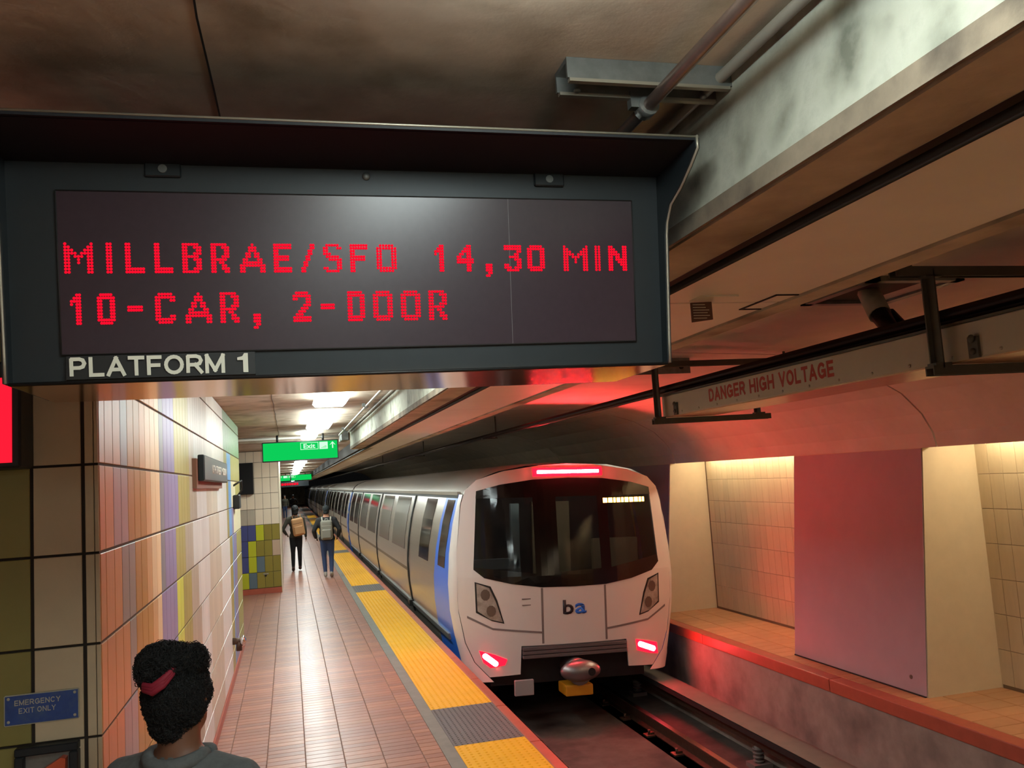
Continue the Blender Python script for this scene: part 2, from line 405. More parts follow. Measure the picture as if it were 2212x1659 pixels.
# ---- tiled wall left
C = dict(salmon=(200, 154, 120), orange=(208, 152, 102), coral=(210, 142, 100), gold=(186, 140, 70), ltorange=(222, 172, 118), peach=(240, 206, 162),
         greyblue=(128, 132, 138), purple=(138, 128, 166), olive=(164, 154, 88), tan=(178, 168, 150), white=(222, 224, 220), beige=(200, 194, 176),
         blue=(110, 160, 214), lime=(204, 206, 84), mauve=(170, 155, 158), grey=(150, 148, 142), cream=(206, 204, 194), pale=(216, 206, 170), green=(112, 140, 92),
         bluegrey=(140, 152, 158))
TM = {k: mat('tile_'+k, v, .42, nscale=4, namt=.06, rvar=.06, stretch=(6, 6, 1), spec=.35) for k, v in C.items()}
rowdef = {
 8: [(260, 'salmon'), (274, 'bluegrey'), (301, 'gold'), (343, 'ltorange'), (351, 'peach'), (361, 'greyblue'), (383, 'purple'), (410, 'olive'), (452, 'tan'), (487, 'cream'), (600, 'green')],
 7: [(260, 'salmon'), (274.5, 'bluegrey'), (301.4, 'gold'), (314.5, 'ltorange'), (343.7, 'peach'), (361.4, 'greyblue'), (377.5, 'purple'), (412, 'olive'), (423, 'tan'), (487, 'cream'), (493.6, 'olive'), (501, 'blue'), (600, 'olive')],
 6: [(246, 'orange'), (277, 'mauve'), (314.5, 'gold'), (327, 'ltorange'), (346, 'peach'), (358, 'greyblue'), (386, 'purple'), (411, 'olive'), (427.5, 'tan'), (449, 'white'), (472, 'beige'), (490.5, 'white'), (495, 'olive'), (501, 'blue'), (509, 'pale'), (600, 'olive')],
 5: [(263, 'orange'), (292, 'grey'), (317, 'gold'), (328, 'ltorange'), (347.5, 'peach'), (358, 'greyblue'), (381, 'purple'), (401, 'olive'), (417.5, 'tan'), (452, 'white'), (473.6, 'beige'), (490.5, 'white'), (494, 'olive'), (501, 'blue'), (505, 'purple'), (600, 'pale')],
 4: [(279, 'orange'), (293, 'grey'), (330.6, 'gold'), (341, 'ltorange'), (351, 'peach'), (384, 'purple'), (392, 'lime'), (412, 'olive'), (427.5, 'tan'), (452, 'white'), (477, 'beige'), (495, 'white'), (500, 'olive'), (503, 'blue'), (509, 'purple'), (600, 'olive')],
 3: [(263, 'coral'), (293, 'mauve'), (318, 'gold'), (330, 'ltorange'), (352, 'peach'), (381, 'purple'), (392, 'lime'), (412, 'olive'), (430, 'tan'), (450, 'white'), (477, 'beige'), (495, 'white'), (500, 'olive'), (503, 'blue'), (509, 'purple'), (600, 'olive')]}
rowdef[9] = rowdef[8]; rowdef[2] = rowdef[4]; rowdef[1] = rowdef[3]; rowdef[0] = rowdef[4]
def px_of(p):
    d = Vector(p)-CAM; k = d.dot(fw); return W_PX/2+F_PX*d.dot(rt)/k
wl = struct('wall_left', BX(-4, XW-.005, YW0+.005, YW1, 0, ZC), M_grout_w, 'wall of tall coloured glazed tiles along the platform')
cols = [YW0] + [3.735+.1675*k for k in range(58)] + [YW1]
names = list(C); bmr = bmesh.new(); cnt = 0
for ci in range(len(cols)-1):
    y0, y1 = cols[ci], cols[ci+1]
    if y1-y0 < .03: continue
    pxm = px_of((XW, (y0+y1)/2, 1.9))
    for r in range(10):
        cn = next(c for b, c in rowdef[r] if pxm < b)
        z0, z1 = ZR[r], ZR[r+1]
        if cnt < 300 and r >= 1:
            link('tile', tile_mesh('wl'+cn, y1-y0-.005, z1-z0-.011, .005, TM[cn], 'x'), wl, (XW-.005, y0+.0025, z0+.0055)); cnt += 1
        else:
            tile_into(bmr, y1-y0-.005, z1-z0-.010, .005, face_px(XW-.005, y0+.0025, z0+.005), names.index(cn))
tag(link('tile_field', to_mesh(bmr, 'tile_field', [TM[n] for n in names]), wl), kind='stuff')
struct('baseboard_left', BXB(XW-.02, XW+.012, YW0, YW1, 0, .098, .006, 1), M_redtile, 'red tile skirting under the coloured wall')
# ---- dark emergency-exit face (Y = 3.63)
T_sh = {'cr': mat('tile_exit_cream', (196, 180, 150), .45, nscale=5, namt=.08, rvar=.05), 'ol': mat('tile_exit_olive', (138, 130, 72), .45, nscale=5, namt=.08, rvar=.05)}
wf = struct('wall_exit', BX(-4, XW-.006, YW0+.003, YW0+.2, 0, ZC), M_grout_d, 'tiled end wall with the emergency exit')
xc = [(-.717, -.703, 'cr'), (-.750, -.720, 'cr'), (-.927, -.764, 'cr'), (-1.103, -.94, 'ol'), (-1.27, -1.107, 'ol'), (-1.437, -1.274, 'ol'), (-1.604, -1.441, 'cr')]
for x0, x1, c in xc:
    for r in range(10):
        link('tile', tile_mesh('we'+c, x1-x0, ZR[r+1]-ZR[r]-.010, .010, T_sh[c], 'ny'), wf, (x0, YW0+.003, ZR[r]+.005))
# ---- far pier with the second tile face
YP = 19.7
wp = struct('wall_pier', BX(-2.4, -.225, YP+.006, YP+3.4, 0, 3.05), M_grout, 'cream and olive tiled pier further along the platform')
px_ = [-.228-.166*k for k in range(0, 10)]
pat = {3: ['ol2', 'ol2', 'lime', 'purp', 'purp'], 2: ['pink', 'ol2', 'ol2', 'lime', 'purp'], 1: ['ol2', 'ol2', 'slate', 'lime', 'purp'], 0: ['ol2', 'ol2', 'ol2', 'slate', 'lime'], 4: ['cream', 'cream', 'cream', 'tan', 'tan']}
TM2 = {'ol2': mat('tile_pier_olive', (140, 126, 50), .3, rvar=.05), 'lime': mat('tile_pier_lime', (186, 190, 40), .3), 'purp': mat('tile_pier_blue', (72, 78, 130), .3, rvar=.04),
       'slate': mat('tile_pier_slate', (96, 114, 124), .3), 'pink': mat('tile_pier_pink', (190, 164, 140), .3), 'cream': mat('tile_pier_cream', (226, 210, 186), .28, rvar=.03), 'tan': TM['tan']}
for ci in range(len(px_)-1):
    for r in range(1, 10):
        rr = r-1; z0, z1 = ZR[r]-.23+.02, ZR[r+1]-.23+.02
        if r == 9: z1 = 3.04
        key = pat.get(rr, ['cream']*5)[min(ci, 4)]
        link('tile', tile_mesh('wp'+key, .160, z1-z0-.008, .012, TM2[key], 'ny'), wp, (px_[ci+1]+.003, YP+.006, z0+.004))
struct('baseboard_pier', BX(-2.4, -.222, YP-.012, YP+.004, 0, .115), M_redtile, 'red skirting of the tiled pier')
struct('trim_6', BX(-.226, -.205, YP-.01, YP+3.4, 0, 3.05), TM2['cream'], 'pale corner edge of the tiled pier')
struct('wall_pier_far', BX(-2.4, -.6, 34, 60, 0, 3.05), M_panel, 'distant pier wall on the platform')
# end wall of station
struct('wall_end', BX(-4, 2, 118, 118.3, 0, 3.1), M_soffit, 'far end wall of the platform')

# ---- far-side wall behind the track
FWX = 6.56
fwm = mat('tile_far', (206, 188, 156), .35, nscale=3, namt=.06, rvar=.05, stretch=(1, 8, 1))
wr = struct('wall_right', BX(FWX, 6.9, YB, 60, -.14, 2.6), mat('far_grout', (132, 112, 88), .9), 'cream tiled wall behind the far ledge')
for (ya, yb) in ((3.7, 7.2), (9.43, 13.0)):
    n = int(round((yb-ya)/.1675))
    for j in range(n):
        for r in range(7):
            z0 = -.10+r*.335; z1 = min(z0+.335, 2.42)
            link('tile', tile_mesh('wr', .1635, z1-z0-.005, .010, fwm, 'nx'), wr, (FWX, ya+(j+1)*.1675-.002, z0))
struct('wall_back', BX(-4, 6.9, YB-.2, YB, -1.3, 3.3), M_panel, 'added plain wall closing the unseen end of the hall')  # added out of view to bounce light back into the hall
struct('wall_passage', BX(-4.2, -4, YB, YE, -.3, 3.3), M_panel, 'added plain wall closing the unseen side of the platform')  # unseen side wall, added to enclose the hall for more bounce
# buttress pillars
def pillar(y0, y1, label):
    t = Thing('buttress_pillar', label, 'pillar', (6.1, (y0+y1)/2, -.136), 'buttress pillars on the far ledge')
    bm = bmesh.new(); nb = 8
    def P(f, y):
        return (5.71+.24*f, y, -.136+2.336*f)
    A = [[bm.verts.new(P(i/nb, y)) for i in range(nb+1)] for y in (y0, y1)]
    B = [[bm.verts.new((6.56, y, -.136+2.336*i/nb)) for i in range(nb+1)] for y in (y0, y1)]
    for i in range(nb):
        f = bm.faces.new((A[0][i], A[1][i], A[1][i+1], A[0][i+1])); f.material_index = 0
        bm.faces.new((A[0][i], A[0][i+1], B[0][i+1], B[0][i])); bm.faces.new((A[1][i], B[1][i], B[1][i+1], A[1][i+1]))
        bm.faces.new((B[0][i], B[0][i+1], B[1][i+1], B[1][i]))
    bm.faces.new((A[0][0], B[0][0], B[1][0], A[1][0])); bm.faces.new((A[0][nb], A[1][nb], B[1][nb], B[0][nb]))
    t.part('shaft', bm, M_pillar)
    f = bmesh.new()
    v = [f.verts.new(p) for p in ((5.702, y0+.012, -.118), (5.702, y1-.012, -.118), (5.942, y1-.012, 2.195), (5.942, y0+.012, 2.195))]
    w = [f.verts.new((p.co.x+.006, p.co.y, p.co.z)) for p in v]
    f.faces.new(v); f.faces.new(w[::-1])
    for i in range(4): f.faces.new((v[i], v[(i+1) % 4], w[(i+1) % 4], w[i]))
    t.part('front_panel', f, M_pillarf, 'mauve painted track-side face')
    t.part('foot_shadow_strip', BX(5.69, 5.72, y0+.02, y1-.02, -.136, -.118), M_groove)  # dark strip put in for the shade at the pillar foot
    return t
p1 = pillar(7.2, 9.43, 'mauve fronted buttress pillar between two lit cream tile bays')
b = bmesh.new(); cyl(b, (5.712, 7.42, .02), 'x', .02, .01, 10); p1.part('drain_cap', b, M_grout)
pillar(1.4, 3.63, 'added unseen buttress pillar beside the ledge bay opposite the nearer hanger frame')  # out-of-view pillar, added with the cove lamps for light level
pillar(13.0, 15.23, 'buttress pillar standing beside the tail of the train')

# ================================================================ LAMPS
M_tube = emis('fluorescent_lens', (.88, 1.0, .97), TUBE)
M_white = mat('white_enamel', (220, 218, 208), .4)
def ceiling_light(x0, x1, y0, y1, z, label, group='fluorescent ceiling fixtures'):
    t = Thing('ceiling_light', label, 'light', ((x0+x1)/2, (y0+y1)/2, z), group)
    t.part('housing', BXB(x0+.07, x1-.07, y0+.02, y1-.02, z-.03, z, .006, 1), M_white)
    bm = PR([(x0+.055, z-.03), (x0-.012, z-.066), (x0+.02, z-.095), (x1-.02, z-.095), (x1+.012, z-.066), (x1-.055, z-.03)], 1, y0, y1)
    t.part('diffuser', bm, M_tube)
ceiling_light(.29, .62, 8.45, 9.65, ZC, 'bright fluorescent fixture ahead of the green exit sign, nearer of two large ones')
ceiling_light(.29, .62, 11.1, 13.5, ZC, 'long bright fluorescent fixture just before the green exit sign')
ceiling_light(.24, .5, 15.1, 16.2, ZC, 'small fluorescent fixture directly above the green exit sign')
ceiling_light(.29, .62, 5.4, 6.7, ZC, 'fluorescent ceiling fixture hidden behind the hanging arrivals display')
ceiling_light(.29, .62, -3.6, -2.3, ZC, 'added unseen fluorescent ceiling fixture one bay in front of the arrivals display')  # added behind the view to lift the bounce on the soffit
ceiling_light(.29, .62, -6.2, -4.9, ZC, 'added unseen fluorescent ceiling fixture far in front of the arrivals display')  # added behind the view to brighten the exit wall
ceiling_light(.29, .62, .1, 1.34, ZC, 'fluorescent ceiling fixture in front of the arrivals display, lighting the concrete beam')
for y in (17.0, 20.2, 23.4, 27, 31, 36, 41, 46, 55, 66, 80, 98): ceiling_light(.2, .55, y, y+1.6, 3.05, 'distant fluorescent fixture in the row beyond the green exit signs')  # row filled out with added fixtures to brighten the far platform
ceiling_light(-3.0, -2.7, 8, 10, ZC, 'added fluorescent fixture, unseen behind the tiled wall')  # unseen extra fixture, added for light level
M_cove = emis('cove_tube', (1.0, .85, .58), COVE)
for (ya, yb, lb) in ((9.6, 12.85, 'warm tube lamp hidden above the tiled bay between the two pillars'), (3.9, 7.05, 'warm tube lamp hidden above the tiled bay at the near side of the mauve pillar'), (-1.9, 1.25, 'added warm tube lamp over the unseen ledge bay beside the nearer hanger frame'), (-6.8, -4.4, 'added warm tube lamp over the unseen ledge bay furthest from the train')):  # lamps over the unseen bays are added to light track and soffit
    t = Thing('cove_lamp', lb, 'light', (6.42, (ya+yb)/2, 2.42), 'cove lamps over the far ledge')
    t.part('batten', BX(6.36, 6.48, ya, yb, 2.39, 2.42), M_white)
    b = bmesh.new(); tube(b, [(6.42, ya+.05, 2.365), (6.42, yb-.05, 2.365)], .022, 10); t.part('tube', b, M_cove)

# ================================================================ MAIN ARRIVALS DISPLAY
M_sign = mat('sign_black_metal', (28, 35, 39), .48, .2, nscale=30, namt=.1)
M_signin = mat('sign_hood_inside', (8, 14, 22), .6)
M_edge = mat('worn_edge', (170, 165, 150), .4, .6)
M_screen = mat('led_screen', (50, 38, 46), .27, nscale=60, namt=.06)
M_warm_mirror = mat('polished_underside', (214, 160, 108), .12, 1.0)  # orange of the mirrored wall put into the metal colour
M_led = emis('led_red', (1.0, .003, .02), .55)
SX0, SX1, SYB = -.585, .978, 2.10          # left / right cheek, bottom front edge
D = Thing('arrivals_display', 'black hanging platform arrivals display with red dot-matrix lettering', 'sign', (.195, 2.3, 3.0))
zb = 2.466; zt = 2.985; Yhood = 1.845
side = [(2.48, zb), (SYB, zb), (SYB-.006, 2.52), (SYB-.045, 2.80), (SYB-.055, 2.83), (SYB-.085, 2.868), (SYB-.15, 2.892), (SYB-.21, 2.925), (Yhood, 2.955), (Yhood, zt), (2.48, zt)]
for x, nm in ((SX0-.012, 'l'), (SX1, 'r')):
    D.part('side_cheek', PR(side, 0, x, x+.012), M_sign)
    ed = bmesh.new()
    tube(ed, [(x+.006, p[0]-.001, p[1]) for p in side[1:10]], .0035, 6)
    D.part('worn_edge_trim', ed, M_edge, 'bare metal edge')
D.part('top_hood', BX(SX0, SX1, Yhood, 2.48, zt-.012, zt), M_signin)
ed = bmesh.new(); tube(ed, [(SX0-.012, Yhood, zt-.003), (SX1+.012, Yhood, zt-.003)], .003, 6); D.part('hood_edge', ed, M_edge, 'bare metal edge')
def sy(z): return 2.128-.045*(z-2.5)/.4      # leaning front panel
D.part('hood_lining', PR([(Yhood+.01, zt-.013), (sy(2.962), 2.962), (sy(2.962)+.02, 2.962), (Yhood+.03, zt-.012)], 0, SX0, SX1), M_signin)
fp = bmesh.new()
prism(fp, [(sy(zb)+.001, zb), (sy(2.965)+.001, 2.965), (sy(2.965)+.02, 2.965), (sy(zb)+.02, zb)], 0, SX0, SX1)
D.part('face_panel', fp, M_sign)
def P_s(px, py, off=0.):
    d = pix(px, py); t = .5
    y_ = 2.11
    for _ in range(6):
        p = CAM+d*(y_/d.y); y_ = sy(p.z)+off
    return CAM+d*(y_/d.y)
cs = [P_s(120, 415), P_s(1360, 432), P_s(1376, 737), P_s(140, 768)]
sx0, sx1 = cs[0].x, (cs[1].x+cs[2].x)/2; sz0, sz1 = (cs[2].z+cs[3].z)/2, (cs[0].z+cs[1].z)/2
sc_o = D.part('screen', PR([(sy(sz0)-.004, sz0), (sy(sz1)-.004, sz1), (sy(sz1)+.01, sz1), (sy(sz0)+.01, sz0)], 0, sx0, sx1), M_screen, 'dark plum LED screen')
ed = bmesh.new()
for a, b_ in (((sx0, sz0), (sx1, sz0)), ((sx1, sz0), (sx1, sz1)), ((sx1, sz1), (sx0, sz1)), ((sx0, sz1), (sx0, sz0))):
    tube(ed, [(a[0], sy(a[1])-.004, a[1]), (b_[0], sy(b_[1])-.004, b_[1])], .002, 5)
D.part('screen_gasket', ed, M_groove, None, sc_o)
xs_ = P_s(1100, 560).x
ed = bmesh.new(); prism(ed, [(sy(sz0)-.0045, sz0), (sy(sz1)-.0045, sz1), (sy(sz1)-.003, sz1), (sy(sz0)-.003, sz0)], 0, xs_, xs_+.0012)
D.part('screen_seam', ed, mat('seam_grey', (92, 86, 88), .5), None, sc_o)
# bottom tray (polished, mirrors the wall)
D.part('underside', BX(SX0+.004, SX1-.004, SYB+.006, 2.475, zb-.006, zb), M_warm_mirror, 'polished underside tinted like the wall it mirrors')
D.part('back_panel', BX(SX0, SX1, 2.47, 2.48, zb, zt), M_sign)
ed = bmesh.new(); tube(ed, [(SX0, SYB, zb-.002), (SX1, SYB, zb-.002)], .004, 6); tube(ed, [(SX0, 2.48, zb-.002), (SX1, 2.48, zb-.002)], .003, 6)
D.part('bottom_lip', ed, M_black)
for px_c, py_c, k in ((352, 367, 1), (1185, 389, 1), (791, 381, 0)):
    p = P_s(px_c, py_c); b = bmesh.new()
    if k:
        q = BXB(p.x-.04, p.x+.04, p.y-.007, p.y+.004, p.z-.018, p.z+.018, .003, 1); lo = D.part('latch_plate', q, M_sign)
        cyl(b, (p.x, p.y-.010, p.z), 'y', .010, .006, 12); D.part('key_lock', b, M_galv, None, lo)
    else:
        ell(b, p, (.010, .006, .010), 12, 8); D.part('dome_screw', b, M_galv)
for x in (SX0+.25, SX1-.25):
    b = bmesh.new(); cyl(b, (x, 2.3, zt), 'z', .025, ZC-zt, 12); D.part('ceiling_hanger', b, M_sign)
p0, p1_ = P_s(150, 815), P_s(552, 765)
zl0, zl1 = P_s(150, 818).z, P_s(487, 765).z
D.part('name_strip', PR([(sy(zl0-.004)-.0115, zl0-.004), (sy(sz0-.003)-.0075, sz0-.003), (sy(sz0-.003)+.002, sz0-.003), (sy(zl0)+.002, zl0-.004)], 0, P_s(146, 815).x, P_s(552, 790).x), M_black)
M_letter = mat('white_vinyl', (214, 212, 196), .5)
def on_face(bm, off):
    for v in bm.verts: v.co.y += sy(v.co.z)+off
    return bm
xa, xb_, xc_, xd_ = P_s(153, 795).x, P_s(487, 795).x, P_s(511, 790).x, P_s(538, 790).x
lz = P_s(320, 812).z; lh = P_s(320, 770).z-lz
D.part('lettering', on_face(stroke_bm('PLATFORM', xb_-xa, lh, face_y(xa, 0, lz), .001, .185, .30), -.013), M_letter, 'white PLATFORM 1 lettering')
one = bmesh.new(); w1 = xd_-xc_
prism(one, [(xc_+w1*.55, lz), (xc_+w1*.95, lz), (xc_+w1*.95, lz+lh), (xc_+w1*.66, lz+lh), (xc_+w1*.5, lz+lh*.84), (xc_+w1*.1, lz+lh*.78), (xc_+w1*.1, lz+lh*.64), (xc_+w1*.55, lz+lh*.64)], 1, -.001, 0)
D.part('lettering', on_face(one, -.013), M_letter, 'white numeral 1')
G = {
'M': ["#.......#", "##.....##", "###...###", "####.####", "##.###.##", "##..#..##", "##..#..##", "##.....##", "##.....##", "##.....##"],
'I': ["##"]*10,
'L': ["##....."]*8+["#######", "#######"],
'B': ["######.", "##..###", "##...##", "##..###", "######.", "##..###", "##...##", "##...##", "##..###", "######."],
'R': ["######.", "##..###", "##...##", "##...##", "##..###", "######.", "##.##..", "##..##.", "##..###", "##...##"],
'A': ["....#....", "...###...", "...###...", "..##.##..", "..##.##..", ".##...##.", ".#######.", "#########", "##.....##", "##.....##"],
'E': ["#######", "#######", "##.....", "##.....", "######.", "######.", "##.....", "##.....", "#######", "#######"],
'/': ["....##", "....##", "...##.", "...##.", "..##..", "..##..", ".##...", ".##...", "##....", "##...."],
'S': [".#####.", "##...##", "##.....", "###....", ".#####.", "..#####", ".....##", ".....##", "##...##", ".#####."],
'F': ["#######", "#######", "##.....", "##.....", "######.", "######.", "##.....", "##.....", "##.....", "##....."],
'O': [".#####.", "#######"]+["##...##"]*6+["#######", ".#####."],
'1': ["..##", ".###", "####", "#.##", "..##", "..##", "..##", "..##", "..##", "..##"],
'4': ["....##.", "...###.", "..####.", ".##.##.", "##..##.", "#######", "#######", "....##.", "....##.", "....##."],
',': ["......", "......", "......", "......", "......", "......", "......", ".###", ".###", ".###", "..##", ".##"],
'3': ["#######", "#######", ".....##", "....##.", "..####.", "....###", ".....##", "##...##", "###.###", ".#####."],
'N': ["##...##", "###..##", "####.##", "##.####", "##..###", "##...##", "##...##", "##...##", "##...##", "##...##"],
'C': [".#####.", "#######", "##...##", "##.....", "##.....", "##.....", "##.....", "##...##", "#######", ".#####."],
'-': ["......."]*4+["######.", "######."]+["......."]*4,
'2': [".#####.", "#######", "##...##", ".....##", "....###", "...###.", "..###..", ".###...", "#######", "#######"],
'D': ["######.", "#######", "##...##", "##...##", "##...##", "##...##", "##...##", "##...##", "#######", "######."]}
G['0'] = G['O']
G['N'] = ["##....##", "###...##", "####..##", "#####.##", "##.##.##", "##.#####", "##..####", "##...###", "##....##", "##....##"]
L1 = [('M', 138, 203), ('I', 229, 244), ('L', 270, 314), ('L', 333, 375), ('B', 393, 437), ('R', 455, 497), ('A', 517, 574), ('E', 590, 631), ('/', 649, 681), ('S', 697, 739), ('F', 755, 795), ('O', 812, 857),
      ('1', 937, 959), ('4', 985, 1023), (',', 1042, 1063), ('3', 1087, 1126), ('0', 1137, 1176), ('M', 1215, 1269), ('I', 1283, 1296), ('N', 1312, 1353)]
L2 = [('1', 152, 178), ('0', 210, 251), ('-', 275, 316), ('C', 335, 381), ('A', 400, 459), ('R', 475, 518), (',', 541, 564), ('2', 632, 673), ('-', 692, 729), ('D', 750, 789), ('O', 805, 849), ('O', 865, 909), ('R', 925, 966)]
def led_line(chars, t0, t1, b0, b1):
    bm = bmesh.new()
    for ch, a, e in chars:
        g = G[ch]; w = max(len(r) for r in g[:12]) if ch != ',' else 4
        m = (a+e)/2; f = m/1300
        ztop = P_s(m, t0+(t1-t0)*f).z-.004; zbot = P_s(m, b0+(b1-b0)*f).z+.004
        xa_, xe_ = P_s(a, (t0+b0)/2).x+.004, P_s(e, (t0+b0)/2).x-.004
        for j, row in enumerate(g):
            for i, c in enumerate(row):
                if c != '#': continue
                x = xa_+(xe_-xa_)*i/max(1, w-1); z = ztop-(ztop-zbot)*j/9
                y_ = sy(z)-.0052; r = .0034
                vs = [bm.verts.new((x+r*math.cos(q), y_, z+r*math.sin(q))) for q in [k*math.pi/4 for k in range(8)]]
                c0 = bm.verts.new((x, y_-.0015, z))
                for k in range(8): bm.faces.new((vs[k], vs[(k+1) % 8], c0))
    return bm
D.part('led_text', led_line(L1, 523, 531, 594, 587), M_led, 'red LED line MILLBRAE/SFO 14,30 MIN', sc_o, 'stuff')
D.part('led_text', led_line(L2, 636, 624, 706, 688), M_led, 'red LED line 10-CAR, 2-DOOR', sc_o, 'stuff')

# ================================================================ LEFT END-WALL THINGS
rb = Thing('alarm_display', 'wall mounted black box with a glowing red panel on the dark tiled end wall', 'display', (-1.15, YW0, 2.33))
rb.part('case', BXB(-1.45, -.925, 3.46, YW0-.006, 2.335, 2.72, .008, 1), M_sign)
rb.part('screen', BX(-1.42, -.953, 3.455, 3.461, 2.355, 2.66), emis('red_panel', (1.0, .01, .03), .5), 'glowing red panel')
es = Thing('exit_plate', 'worn blue EMERGENCY EXIT ONLY plate screwed to the tiles', 'sign', (-.9, YW0-.008, 1.41))
M_bl = mat('blue_enamel', (44, 74, 140), .5, nscale=25, namt=.2, dirt=(66, 90, 130), dscale=30)
M_pale = mat('sign_pale', (176, 174, 158), .6)
es.part('border', BXB(-1.027, -.777, YW0-.013, YW0-.008, 1.409, 1.518, .004, 1), M_pale)
es.part('plate', BX(-1.023, -.781, YW0-.0145, YW0-.010, 1.413, 1.514), M_bl, 'blue enamel face')
es.part('lettering', stroke_bm('EMERGENCY', .152, .019, face_y(-.992, YW0-.0145, 1.479), .0006, .16), M_pale, 'EMERGENCY lettering')
es.part('lettering', stroke_bm('EXIT', .051, .019, face_y(-.978, YW0-.0145, 1.450), .0006, .15), M_pale, 'EXIT lettering')
es.part('lettering', stroke_bm('ONLY', .061, .019, face_y(-.917, YW0-.0145, 1.450), .0006, .15), M_pale, 'ONLY lettering')
for x, z in ((-.792, 1.505), (-.792, 1.424), (-1.012, 1.424), (-1.012, 1.505)):
    b = bmesh.new(); ell(b, (x, YW0-.0145, z), (.0055, .002, .0055), 10, 6); es.part('screw', b, M_pale)
pb = Thing('push_station', 'grey metal box with an orange handle below the blue plate', 'box', (-.88, YW0, 1.0))
for a in ((-.985, -.776, 1.305, 1.335), (-.985, -.776, 1.0, 1.03), (-.985, -.955, 1.03, 1.305), (-.806, -.776, 1.03, 1.305)):
    pb.part('rim', BXB(a[0], a[1], YW0-.05, YW0-.006, a[2], a[3], .004, 1), M_sign)
pb.part('back_plate', BX(-.955, -.806, YW0-.02, YW0-.006, 1.03, 1.305), M_galv)
pb.part('handle', PR([(-.915, 1.12), (-.82, 1.12), (-.815, 1.285), (-.83, 1.29), (-.90, 1.25)], 1, YW0-.062, YW0-.02), mat('orange_handle', (196, 84, 50), .35, coat=.3), 'orange handle')

# station name sign
ns = Thing('station_name_sign', 'dark grey station name box with white letters on the coloured wall', 'sign', (-.66, 8.2, 2.3))
ns.part('mount', BX(-.702, -.668, 6.95, 9.5, 2.245, 2.47), mat('mount_brown', (120, 78, 58), .6))
ns.part('case', BXB(-.668, -.622, 7.05, 9.62, 2.30, 2.50, .006, 1), M_sign)
ns.part('face', BX(-.622, -.619, 7.08, 9.59, 2.31, 2.49), mat('sign_face_grey', (86, 88, 86), .4))
ns.part('lettering', text_bm('16TH', .34, .075, face_px(-.619, 7.75, 2.365), .001), M_letter, '16TH lettering')
ns.part('lettering', text_bm('STREET', .58, .075, face_px(-.619, 8.17, 2.365), .001), M_letter, 'STREET lettering')
ns.part('lettering', text_bm('MISSION', .6, .075, face_px(-.619, 8.84, 2.365), .001), M_letter, 'MISSION lettering')
# small wall devices
dv = Thing('wall_phone', 'small black device and bracket high on the coloured tile wall', 'device', (-.69, 11.9, 1.9))
dv.part('body', BXB(-.70, -.62, 11.75, 12.1, 1.98, 2.16, .01, 1), M_black)
b = bmesh.new(); tube(b, [(-.70, 11.9, 2.28), (-.60, 11.95, 2.34), (-.60, 12.05, 2.22), (-.66, 12.0, 2.14)], .014, 8); dv.part('bracket', b, M_black)
vl = Thing('hose_valve', 'chrome hose valve with a dark neck sticking out of the tile wall', 'valve', (-.70, 10.9, .45))
b = bmesh.new(); tube(b, [(-.70, 10.9, .47), (-.60, 10.9, .47)], [.04, .035], 12); vl.part('neck', b, M_rail)
b = bmesh.new(); ell(b, (-.585, 10.9, .47), (.04, .06, .06), 14, 10); vl.part('cap', b, mat('chrome', (220, 220, 220), .08, 1.0))
b = bmesh.new(); tube(b, [(-.63, 10.9, .47), (-.63, 10.9, .36)], .035, 10); vl.part('outlet', b, M_rail)
# speaker cabinet on the pier
sp = Thing('speaker_cabinet', 'tall black speaker cabinet mounted on the cream tiled pier', 'speaker', (-.88, YP, 2.1))
sp.part('cabinet', BXB(-1.06, -.735, YP-.14, YP-.006, 2.13, 2.80, .012, 1), mat('speaker_black', (12, 12, 13), .7))
sp.part('grille', BX(-1.04, -.755, YP-.146, YP-.138, 2.15, 2.78), mat('grille_cloth', (16, 16, 18), .9))
ou = Thing('wall_outlet', 'small steel outlet plate low on the olive tiles of the pier', 'outlet', (-.5, YP, .35))
ou.part('plate', BXB(-.60, -.49, YP-.02, YP-.006, .40, .43, .003, 1), M_edge); ou.part('socket', BX(-.57, -.53, YP-.02, YP-.006, .36, .395), M_groove)

